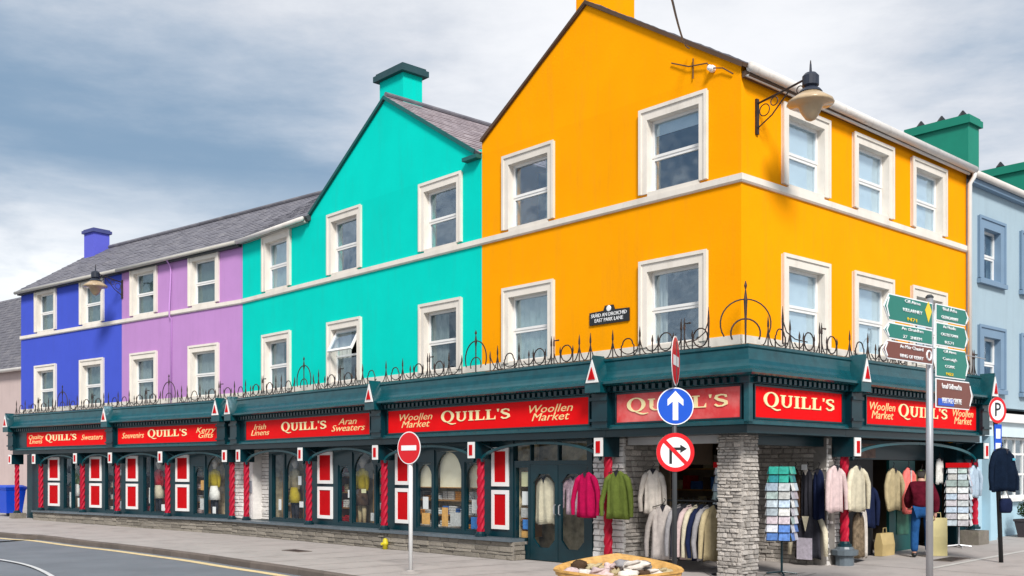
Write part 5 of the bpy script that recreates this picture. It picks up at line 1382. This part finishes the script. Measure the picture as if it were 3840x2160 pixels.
# body: pelvis, spine bending forward (+y), head low in front, arms, legs
J = dict(pel=(0, 0, 0.93), wst=(0, 0.02, 1.08), chs=(0, 0.10, 1.30), nck=(0, 0.22, 1.44), hd0=(0, 0.29, 1.48), hd1=(0, 0.36, 1.57), hd2=(0, 0.38, 1.64),
         shl=(-0.17, 0.13, 1.38), ell=(-0.25, 0.16, 1.10), wrl=(-0.22, 0.34, 0.97), hnl=(-0.20, 0.42, 0.95), shr=(0.17, 0.13, 1.38), elr=(0.26, 0.08, 1.10), wrr=(0.25, 0.12, 0.86), hnr=(0.25, 0.14, 0.78),
         hpl=(-0.10, 0, 0.90), knl=(-0.13, 0.02, 0.50), anl=(-0.14, -0.04, 0.09), tol=(-0.15, 0.12, 0.035), hpr=(0.10, 0, 0.90), knr=(0.13, 0.05, 0.50), anr=(0.13, 0.02, 0.09), tor=(0.15, 0.18, 0.035))
def sub_skel(keys, edges, rad_, m, name, root=0, sub=2):
    idx = {k: i for i, k in enumerate(keys)}
    return skin(name, [J[k] for k in keys], [(idx[a], idx[b]) for a, b in edges], [rad_[k] for k in keys], m, t, sub, root)
keys = list(J)
E_ = [('pel', 'wst'), ('wst', 'chs'), ('chs', 'nck'), ('nck', 'hd0'), ('hd0', 'hd1'), ('hd1', 'hd2'), ('chs', 'shl'), ('shl', 'ell'), ('ell', 'wrl'), ('wrl', 'hnl'), ('chs', 'shr'), ('shr', 'elr'), ('elr', 'wrr'), ('wrr', 'hnr'),
      ('pel', 'hpl'), ('hpl', 'knl'), ('knl', 'anl'), ('anl', 'tol'), ('pel', 'hpr'), ('hpr', 'knr'), ('knr', 'anr'), ('anr', 'tor')]
RD = dict(pel=(0.15, 0.11), wst=(0.14, 0.10), chs=(0.17, 0.12), nck=0.055, hd0=0.07, hd1=(0.085, 0.10), hd2=0.06, shl=0.07, ell=0.045, wrl=0.032, hnl=0.035, shr=0.07, elr=0.045, wrr=0.032, hnr=0.035,
          hpl=0.09, knl=0.06, anl=0.042, tol=0.035, hpr=0.09, knr=0.06, anr=0.042, tor=0.035)
body = sub_skel(keys, E_, RD, M_SKIN, 'body')
M_MAROON = cloth('maroon', (0.075, 0.006, 0.014), 0.5)
M_JEANS = cloth('jeans', (0.02, 0.085, 0.24), 0.4)
kj = ['pel', 'wst', 'chs', 'nck', 'shl', 'ell', 'wrl', 'shr', 'elr', 'wrr']
rj = dict(pel=(0.215, 0.165), wst=(0.215, 0.165), chs=(0.225, 0.17), nck=0.085, shl=0.11, ell=0.09, wrl=0.066, shr=0.11, elr=0.09, wrr=0.066)
sub_skel(kj, [e for e in E_ if e[0] in kj and e[1] in kj], rj, M_MAROON, 'jacket')
kl = ['pel', 'hpl', 'knl', 'anl', 'hpr', 'knr', 'anr']
rl = dict(pel=(0.165, 0.125), hpl=0.105, knl=0.085, anl=0.075, hpr=0.105, knr=0.085, anr=0.075)
sub_skel(kl, [e for e in E_ if e[0] in kl and e[1] in kl], rl, M_JEANS, 'jeans')
for a, b in (('anl', 'tol'), ('anr', 'tor')):
    A, B_ = Vector(J[a]), Vector(J[b])
    sk = [tuple(A + Vector((0, -0.05, -0.05))), tuple(A + Vector((0, 0.02, -0.04))), tuple(B_ + Vector((0, 0.03, 0.01)))]
    skin('shoe', sk, [(0, 1), (1, 2)], [(0.05, 0.045), (0.055, 0.05), (0.045, 0.035)], M_BLACK, t, 2)
kh = ['hd1', 'hd2']
hr = skin('hair', [(0, 0.34, 1.58), (0, 0.355, 1.66), (0, 0.30, 1.60)], [(0, 1), (0, 2)], [0.095, 0.075, 0.07], mat('hair_dark', (0.03, 0.022, 0.018), var=0.3, rough=0.7), t, 2)
for sx, hx in ((-1, 'hnl'), (1, 'hnr')):
    H = Vector(J[hx])
    for k in range(5):
        o = (k - 2) * 0.015
        if hx == 'hnl': p0 = H + Vector((o, 0.0, 0)); p1 = H + Vector((o * 1.2, 0.05 - abs(o) * 0.4, -0.015)); p2 = p1 + Vector((0, 0.025, -0.03))
        else: p0 = H + Vector((0, o, 0)); p1 = H + Vector((-0.005, o * 1.2, -0.05 + abs(o) * 0.4)); p2 = p1 + Vector((-0.025, 0, -0.02))
        MB().tube([tuple(p0), tuple(p1), tuple(p2)], [0.010, 0.009, 0.006], 6).build('finger', M_SKIN, body, smooth=True)
# carrier bags
def carrier(x, y, label, m, w=0.34, h=0.42, rz=0, z=None):
    hz = ground_h(x, y) if z is None else z
    t = thing('carrier_bag', label, 'bag', 'W', (x, y, hz), rz=rz, local=True)
    MB().rings([[(-w / 2, -0.08, 0), (w / 2, -0.08, 0), (w / 2, 0.08, 0), (-w / 2, 0.08, 0)], [(-w / 2 - 0.01, -0.1, h * 0.5), (w / 2, -0.09, h * 0.5), (w / 2 + 0.01, 0.1, h * 0.5), (-w / 2, 0.09, h * 0.5)], [(-w / 2, -0.04, h), (w / 2, -0.05, h), (w / 2, 0.05, h), (-w / 2, 0.04, h)]]).build('bag_body', m, t)
    MB().tube([(-0.07, 0, h), (-0.06, 0, h + 0.1), (0.06, 0, h + 0.1), (0.07, 0, h)], 0.008, 5).build('handle', m, t)
carrier(8.42, 20.75, 'pale yellow carrier bag at the right of the person in maroon', mat('bag_yellow', (0.72, 0.62, 0.30), var=0.15), 0.36, 0.75, rad(-15))
q = wpos('R', 5.0, 0.1)
carrier(q.x, q.y, 'tan paper sack standing in the side-street doorway', mat('bag_tan', (0.48, 0.36, 0.16), var=0.2), 0.5, 0.45, frot('R'))

# ------------------------------------------------------------------ bin, pot plant, hydrant marker, trough
t = thing('wheelie_bin', 'blue wheelie bin by the shop at the left edge', 'bin', 'W', (-19.25, 40.1, ground_h(-19.25, 40.1)), rz=rad(-38), local=True)
M_BIN = mat('bin_blue', (0.006, 0.06, 0.50), rough=0.4, var=0.1)
MB().rings([[(-a, -b, z), (a, -b, z), (a, b, z), (-a, b, z)] for a, b, z in ((0.42, 0.30, 0.12), (0.55, 0.38, 1.0), (0.58, 0.41, 1.02), (0.58, 0.41, 1.07))]).build('body', M_BIN, t)
MB().rings([[(-a, -b, z), (a, -b, z), (a, b, z), (-a, b, z)] for a, b, z in ((0.6, 0.43, 1.075), (0.6, 0.43, 1.11), (0.45, 0.3, 1.18))]).build('lid', M_BIN, t)
for x in (-0.38, 0.38):
    MB().lathe([(0.03, -0.03), (0.11, -0.03), (0.11, 0.03), (0.03, 0.03)], 14).xf(lambda a, b, c, x=x: (x + c, 0.22 + a, 0.11 + b)).build('wheel', M_BLACK, t)
    MB().box(x - 0.04, x + 0.04, -0.28, -0.2, 0.0, 0.13).build('foot', M_BLACK, t)
pq = wpos('R', 10.75, -0.42); hq = ground_h(pq.x, pq.y)
t = thing('potted_shrub', 'small green shrub in a dark square pot before the pale blue shop', 'plant', 'W', (pq.x, pq.y, hq), rz=frot('R'), local=True)
MB().rings([[(-a, -a, z), (a, -a, z), (a, a, z), (-a, a, z)] for a, z in ((0.17, 0), (0.23, 0.36), (0.25, 0.37), (0.25, 0.42), (0.21, 0.42), (0.2, 0.38))]).build('pot', mat('pot_dark', (0.05, 0.04, 0.045), var=0.2), t)
rnd = random.Random(3); mb = MB()
for k in range(420):
    u = rnd.uniform(-1, 1); a = rnd.uniform(0, 6.283); r = 0.24 * rnd.uniform(0.35, 1) ** 0.5 * (1 + 0.2 * math.sin(3 * a))
    c = Vector((r * math.sqrt(1 - u * u) * math.cos(a), r * math.sqrt(1 - u * u) * math.sin(a), 0.64 + r * u))
    d1 = Vector((rnd.uniform(-1, 1), rnd.uniform(-1, 1), rnd.uniform(-1, 1))).normalized() * 0.04; d2 = d1.cross(Vector((0.3, 0.5, 0.8))).normalized() * 0.018
    mb.add([c - d1, c + d2, c + d1, c - d2], [(0, 1, 2, 3)])
mb.build('foliage', mat('leaf_green', (0.035, 0.085, 0.02), rough=0.6, var=0.5, scale=12), t, kind='stuff')
MB().tube([(0, 0, 0.36), (0.01, 0, 0.6)], 0.02, 6).build('stem', M_WOOD, t)
t = thing('hydrant_marker', 'small yellow hydrant marker against the stone plinth', 'hydrant marker', 'F', (7.62, -0.40, 0), local=True)
M_HY = mat('hydrant_yellow', (0.62, 0.52, 0.02), rough=0.5, var=0.2)
MB().lathe([(0.06, 0), (0.06, 0.10), (0.075, 0.11), (0.075, 0.16), (0.06, 0.17), (0.055, 0.23), (0.02, 0.26)], 12).build('body', M_HY, t, smooth=True)
MB().lathe([(0.03, 0), (0.035, 0.05)], 8).xf(lambda x, y, z: (x, -0.06 - z, y + 0.13)).build('outlet', M_HY, t)
# boat-shaped wooden trough with woollens
t = thing('wooden_trough', 'boat-shaped pale wooden trough filled with woollens on the pavement', 'trough', 'W', (1.6, 15.75, -0.0), rz=rad(-4), local=True)
def rim(k, z, n=28, sc=1.0):
    out = []
    for i in range(n):
        a = 2 * math.pi * i / n
        x = 0.95 * sc * math.copysign(abs(math.cos(a)) ** 1.15, math.cos(a)); yv = 0.52 * sc * math.sin(a)
        out.append((x, yv, z - 0.055 * k * (1 - abs(math.cos(a)) ** 2) * max(0, -math.sin(a)) + 0.20 * k * max(0, math.sin(a)) * (1 - 0.4 * abs(math.cos(a)))))
    return out
M_TR = mat('trough_wood', (0.55, 0.31, 0.09), rough=0.6, var=0.4, scale=7, bump=0.3, dirt_or_sheen=((0.22, 0.11, 0.03), 8, 0.8, (1, 1, 6)))
MB().rings([rim(0, 0.05, sc=0.72), rim(0.4, 0.17, sc=0.90), rim(0.4, 0.175, sc=0.93), rim(0.7, 0.25, sc=0.97), rim(0.7, 0.255, sc=0.995), rim(1, 0.30, sc=1.0), rim(1, 0.31, sc=1.03), rim(1, 0.34, sc=1.03), rim(1, 0.34, sc=0.96), rim(0.7, 0.27, sc=0.9), rim(0.2, 0.16, sc=0.75)]).build('tub', M_TR, t, smooth=False)
for x in (-0.5, 0.5): MB().box(x - 0.05, x + 0.05, -0.3, 0.3, 0, 0.06).build('foot', M_WOOD, t)
rnd = random.Random(11)
tr_loc = Vector((1.6, 15.75)); names = [('offw', 'cream'), ('coral', 'coral'), ('pink', 'pink'), ('beige', 'beige'), ('grey', 'grey'), ('white', 'white'), ('red', 'red'), ('brown', 'brown')]
from mathutils import noise as mnoise
spots = [(-0.70, 0.02, 'pink', 'at the far left tip'), (-0.55, 0.14, 'brown', 'behind the far left one'), (-0.50, -0.10, 'offw', 'second in the front row from the left'), (-0.34, 0.10, 'beige', 'upright left of the middle'), (-0.28, -0.14, 'pink', 'third in the front row from the left'),
         (-0.12, 0.16, 'pink', 'in the back row behind the middle'), (-0.06, -0.06, 'beige', 'just left of the centre'), (0.10, 0.18, 'grey', 'in the back row right of the middle'), (0.14, -0.12, 'offw', 'in front right of the centre'), (0.26, 0.06, 'offw', 'right of the centre'),
         (0.36, -0.10, 'brown', 'third from the right in front'), (0.42, 0.16, 'grey', 'at the back towards the right'), (0.54, -0.02, 'offw', 'second from the right'), (0.72, 0.05, 'beige', 'at the far right tip')]
cname = {'offw': 'cream'}
for i, (x, y, c, w) in enumerate(spots):
    g = thing('woollen_bundle', 'crumpled %s woollen bundle in the wooden trough, %s' % (cname.get(c, c), w), 'woollens', 'W', (tr_loc.x + x, tr_loc.y + y, 0.22 + 0.09 * (y > 0.05)), rz=rnd.uniform(0, 6), local=True, group='crumpled woollens in the trough')
    sx, sy, sz = rnd.uniform(0.10, 0.18), rnd.uniform(0.06, 0.11), rnd.uniform(0.055, 0.09)
    rg = []
    for k in range(9):
        a = -math.pi / 2 + math.pi * (k + 0.15) / 8.3
        ring = []
        for j in range(14):
            b_ = 2 * math.pi * j / 14
            d = Vector((math.cos(a) * math.cos(b_), math.cos(a) * math.sin(b_), math.sin(a)))
            q = 1 + 0.75 * mnoise.noise(d * 1.9 + Vector((i * 3.1, 0, 0))) + 0.3 * mnoise.noise(d * 5 + Vector((0, i * 2.3, 0)))
            ring.append((d.x * sx * q, d.y * sy * q, sz * (0.9 + d.z * q)))
        rg.append(ring)
    MB().rings(rg).build('knit', CL[c], g, smooth=True)
    MB().tube([(-sx * 0.8, -sy * 0.7, sz * 0.9), (-sx * 0.2, -sy * 1.0, sz * 1.5), (sx * 0.5, -sy * 0.6, sz * 1.9)], [0.02, 0.028, 0.015], 6).build('rolled_edge', CL[c], g, smooth=True)

# ------------------------------------------------------------------ goods in the shop windows
def mannequin(fr, s, y, label, top, skirt, legs, sc=1.0):
    t = thing('mannequin', label, 'mannequin', fr, (s, y, 0.44), local=True, group='mannequins in the shop windows')
    t.scale = (sc, sc, sc)
    E = lambda w, d, z, n=12: [(w * math.cos(2 * math.pi * i / n), d * math.sin(2 * math.pi * i / n), z) for i in range(n)]
    MB().rings([E(0.15, 0.10, 0.92), E(0.14, 0.09, 1.05), E(0.17, 0.11, 1.22), E(0.19, 0.10, 1.36), E(0.12, 0.07, 1.42), E(0.05, 0.05, 1.46)]).build('top', top, t, smooth=True)
    for sx in (-1, 1):
        MB().tube([(sx * 0.17, 0, 1.37), (sx * 0.24, 0, 1.15), (sx * 0.25, -0.03, 0.9)], [0.06, 0.055, 0.04], 8).build('sleeve', top, t, smooth=True)
        MB().tube([(sx * 0.08, 0, 0.72), (sx * 0.09, 0.0, 0.4), (sx * 0.1, 0, 0.02)], [0.07, 0.06, 0.045], 8).build('leg', legs, t, smooth=True)
    MB().rings([E(0.24, 0.16, 0.52), E(0.20, 0.14, 0.72), E(0.155, 0.105, 0.94)]).build('skirt', skirt, t, smooth=True)
    MB().rings([E(0.05, 0.05, 1.44), E(0.05, 0.05, 1.5), E(0.085, 0.1, 1.58), E(0.08, 0.095, 1.68), E(0.03, 0.03, 1.73)]).build('head', CL['offw'], t, smooth=True)
mannequin('L', -1.80, 0.32, 'mannequin in a mustard top and white skirt in the window under the purple house', CL['yellow'], CL['white'], CL['charcoal'])
mannequin('L', -4.78, 0.32, 'mannequin in a red top and cream skirt in the left window under the purple house', CL['red'], CL['cream'], CL['charcoal'])
mannequin('L', -9.85, 0.32, 'mannequin in an olive top and white skirt in the window under the blue house', CL['olive'], CL['white'], CL['beige'])
mannequin('F', 2.38, 0.32, 'mannequin in a beige top and mustard skirt in the window beside the white stone pier', CL['beige'], CL['yellow'], CL['charcoal'])
mannequin('F', 5.62, 0.32, 'mannequin in a mustard top and brown skirt in the large arched window below turquoise', CL['yellow'], CL['brown'], CL['beige'])
def shelf_unit(fr, a, b, y, label, cols, zs=(0.46, 0.86, 1.26, 1.66), depth=0.34, hmax=0.24):
    t = thing('display_shelves', label, 'shelves', fr, ((a + b) / 2, y, 0.44), group='display shelves in the shop windows')
    rnd = random.Random(label)
    for x in (a, b - 0.025): MB().box(x, x + 0.025, y, y + depth, 0.441, zs[-1] + 0.1).build('side', M_WOOD, t)
    for z in zs:
        MB().box(a + 0.026, b - 0.026, y, y + depth, z, z + 0.025).build('shelf', M_WOOD, t)
        x = a + 0.04
        while x < b - 0.16:
            w = rnd.uniform(0.14, 0.24)
            if x + w > b - 0.03: break
            hgt = rnd.uniform(0.4, 1) * hmax; n = max(1, int(hgt / 0.05)); c = rnd.choice(cols)
            for k in range(n):
                z0 = z + 0.026 + k * 0.05; jx = rnd.uniform(-0.008, 0.008)
                E = [(-1, -1), (1, -1), (1, 1), (-1, 1)]
                MB().rings([[(x + w / 2 + jx + ex * w / 2 * q, y + 0.15 + ey * 0.13 * q, z0 + zz) for ex, ey in E] for q, zz in ((0.92, 0), (1, 0.015), (1, 0.034), (0.92, 0.048))]).build('folded_knit', CL[c], t)
            x += w + rnd.uniform(0.02, 0.05)
shelf_unit('F', 7.65, 10.4, 0.32, 'wooden shelves of white and orange knits behind the arched windows', ['white', 'offw', 'orange', 'white', 'blue', 'white'], zs=(0.46, 0.80, 1.14), hmax=0.28)
shelf_unit('F', 1.61, 2.08, 0.36, 'wooden shelves of dark knits in the narrow window by the white stone wall', ['charcoal', 'beige', 'grey', 'white'])
shelf_unit('F', 2.64, 3.2, 0.42, 'wooden shelves of mixed knits behind the second twisted column', ['brown', 'beige', 'olive', 'white'])
shelf_unit('F', 4.5, 5.25, 0.32, 'wooden shelves of mixed knits in the narrow arched window below turquoise', ['brown', 'white', 'beige', 'red', 'grey'])
shelf_unit('F', 5.95, 6.8, 0.42, 'wooden shelves of knits at the right end of the turquoise shop window', ['beige', 'olive', 'white'])
shelf_unit('L', -2.95, -2.2, 0.32, 'wooden shelves of pale goods in the narrow arched window below purple', ['offw', 'pink', 'beige', 'grey'])
shelf_unit('L', -5.7, -5.05, 0.36, 'wooden shelves of goods in the narrow window below purple', ['brown', 'white', 'red', 'grey'])
shelf_unit('L', -10.75, -10.15, 0.36, 'wooden shelves of goods in the leftmost window below blue', ['olive', 'white', 'beige'])
shelf_unit('L', -8.0, -6.95, 0.36, 'wooden shelves of goods at the right end of the shop below blue', ['white', 'brown', 'offw', 'grey'])
shelf_unit('F', 11.3, 11.8, 0.3, 'narrow rack of leaflets and knits behind the glass left of the double doors', ['offw', 'white', 'blue', 'orange', 'beige'], zs=(0.46, 0.75, 1.05, 1.35, 1.65))
def roller(fr, a, b, z0, z1, y, label):
    t = thing('roller_blind', label, 'blind', fr, ((a + b) / 2, y, z0))
    MB().box(a, b, y, y + 0.012, z0, z1).build('cloth', mat('blind_cream', (0.85, 0.77, 0.56), rough=0.8, var=0.08), t)
    MB().tube([(a, y + 0.006, z0), (b, y + 0.006, z0)], 0.014, 8).build('bar', M_WOOD, t)
    MB().tube([(a, y + 0.03, z1), (b, y + 0.03, z1)], 0.03, 8).build('roller', M_WHITE, t)
roller('F', 8.97, 9.95, 1.45, 2.36, 0.16, 'cream roller blind in the largest arched window')
roller('F', 8.24, 8.88, 1.45, 2.1, 0.16, 'cream roller blind in the narrow arched window left of the largest one')
roller('F', 10.02, 10.68, 1.45, 2.1, 0.16, 'cream roller blind in the narrow arched window right of the largest one')
# dim goods on the shelves deep in the shop
rnd = random.Random(5)
t = thing('stock_shelf', 'dim shelf of folded stock deep inside behind the porch door', 'shelves', 'F', (13.4, 3.3, 0.5))
for z in (0.531, 0.981, 1.431, 1.881):
    x = 12.2
    while x < 14.5:
        w = rnd.uniform(0.16, 0.3); MB().box(x, x + w, 3.42, 3.75, z, z + rnd.uniform(0.1, 0.3)).build('folded_stock', CL[rnd.choice(['red', 'beige', 'brown', 'blue', 'offw', 'grey', 'olive'])], t); x += w + 0.04

# ------------------------------------------------------------------ notices and price cards behind the shop glass
M_N = {'white': M_SIGNWHITE, 'yellow': mat('notice_yellow', (0.72, 0.70, 0.42), var=0.15, scale=20), 'blue': mat('notice_blue', (0.05, 0.22, 0.60), var=0.3, scale=20), 'orange': mat('notice_orange', (0.66, 0.36, 0.10), var=0.3, scale=16), 'pale': mat('notice_pale', (0.62, 0.62, 0.60), var=0.35, scale=24)}
for root, x, z, w, h, c in ((s4, 11.74, 1.50, 0.22, 0.30, 'yellow'), (s4, 11.76, 1.12, 0.20, 0.28, 'white'), (s4, 11.73, 0.86, 0.22, 0.2, 'pale'), (s4, 11.78, 0.62, 0.2, 0.2, 'blue'), (s4, 11.74, 0.36, 0.24, 0.22, 'orange'),
                            (s4, 8.4, 0.95, 0.2, 0.28, 'white'), (s4, 8.36, 0.60, 0.3, 0.26, 'orange'), (s4, 9.1, 0.58, 0.22, 0.42, 'orange'), (s4, 9.4, 0.60, 0.42, 0.3, 'pale'), (s4, 10.15, 0.9, 0.25, 0.3, 'pale'), (s4, 10.12, 0.56, 0.3, 0.26, 'blue'),
                            (s3, 2.9, 1.45, 0.16, 0.24, 'white'), (s3, 2.96, 0.85, 0.2, 0.16, 'white'), (s3, 1.86, 0.75, 0.14, 0.3, 'white'), (s3, 5.3, 1.15, 0.16, 0.2, 'white'), (s3, 5.9, 1.28, 0.2, 0.1, 'yellow'), (s3, 6.3, 0.6, 0.2, 0.2, 'pale'), (s3, 6.75, 0.7, 0.2, 0.3, 'pale'),
                            (s2, -2.2, 1.25, 0.2, 0.3, 'orange'), (s2, -2.24, 0.66, 0.22, 0.34, 'pale'), (s2, -1.6, 0.56, 0.16, 0.2, 'white'), (s2, -4.3, 0.58, 0.2, 0.2, 'white'), (s2, -5.0, 0.8, 0.12, 0.5, 'pale'), (s1, -9.95, 0.6, 0.12, 0.5, 'pale'), (s1, -9.4, 0.6, 0.14, 0.3, 'white'), (s1, -6.75, 0.6, 0.16, 0.24, 'white')):
    MB().box(x, x + w, 0.105, 0.11, z, z + h).build('notice', M_N[c], root)
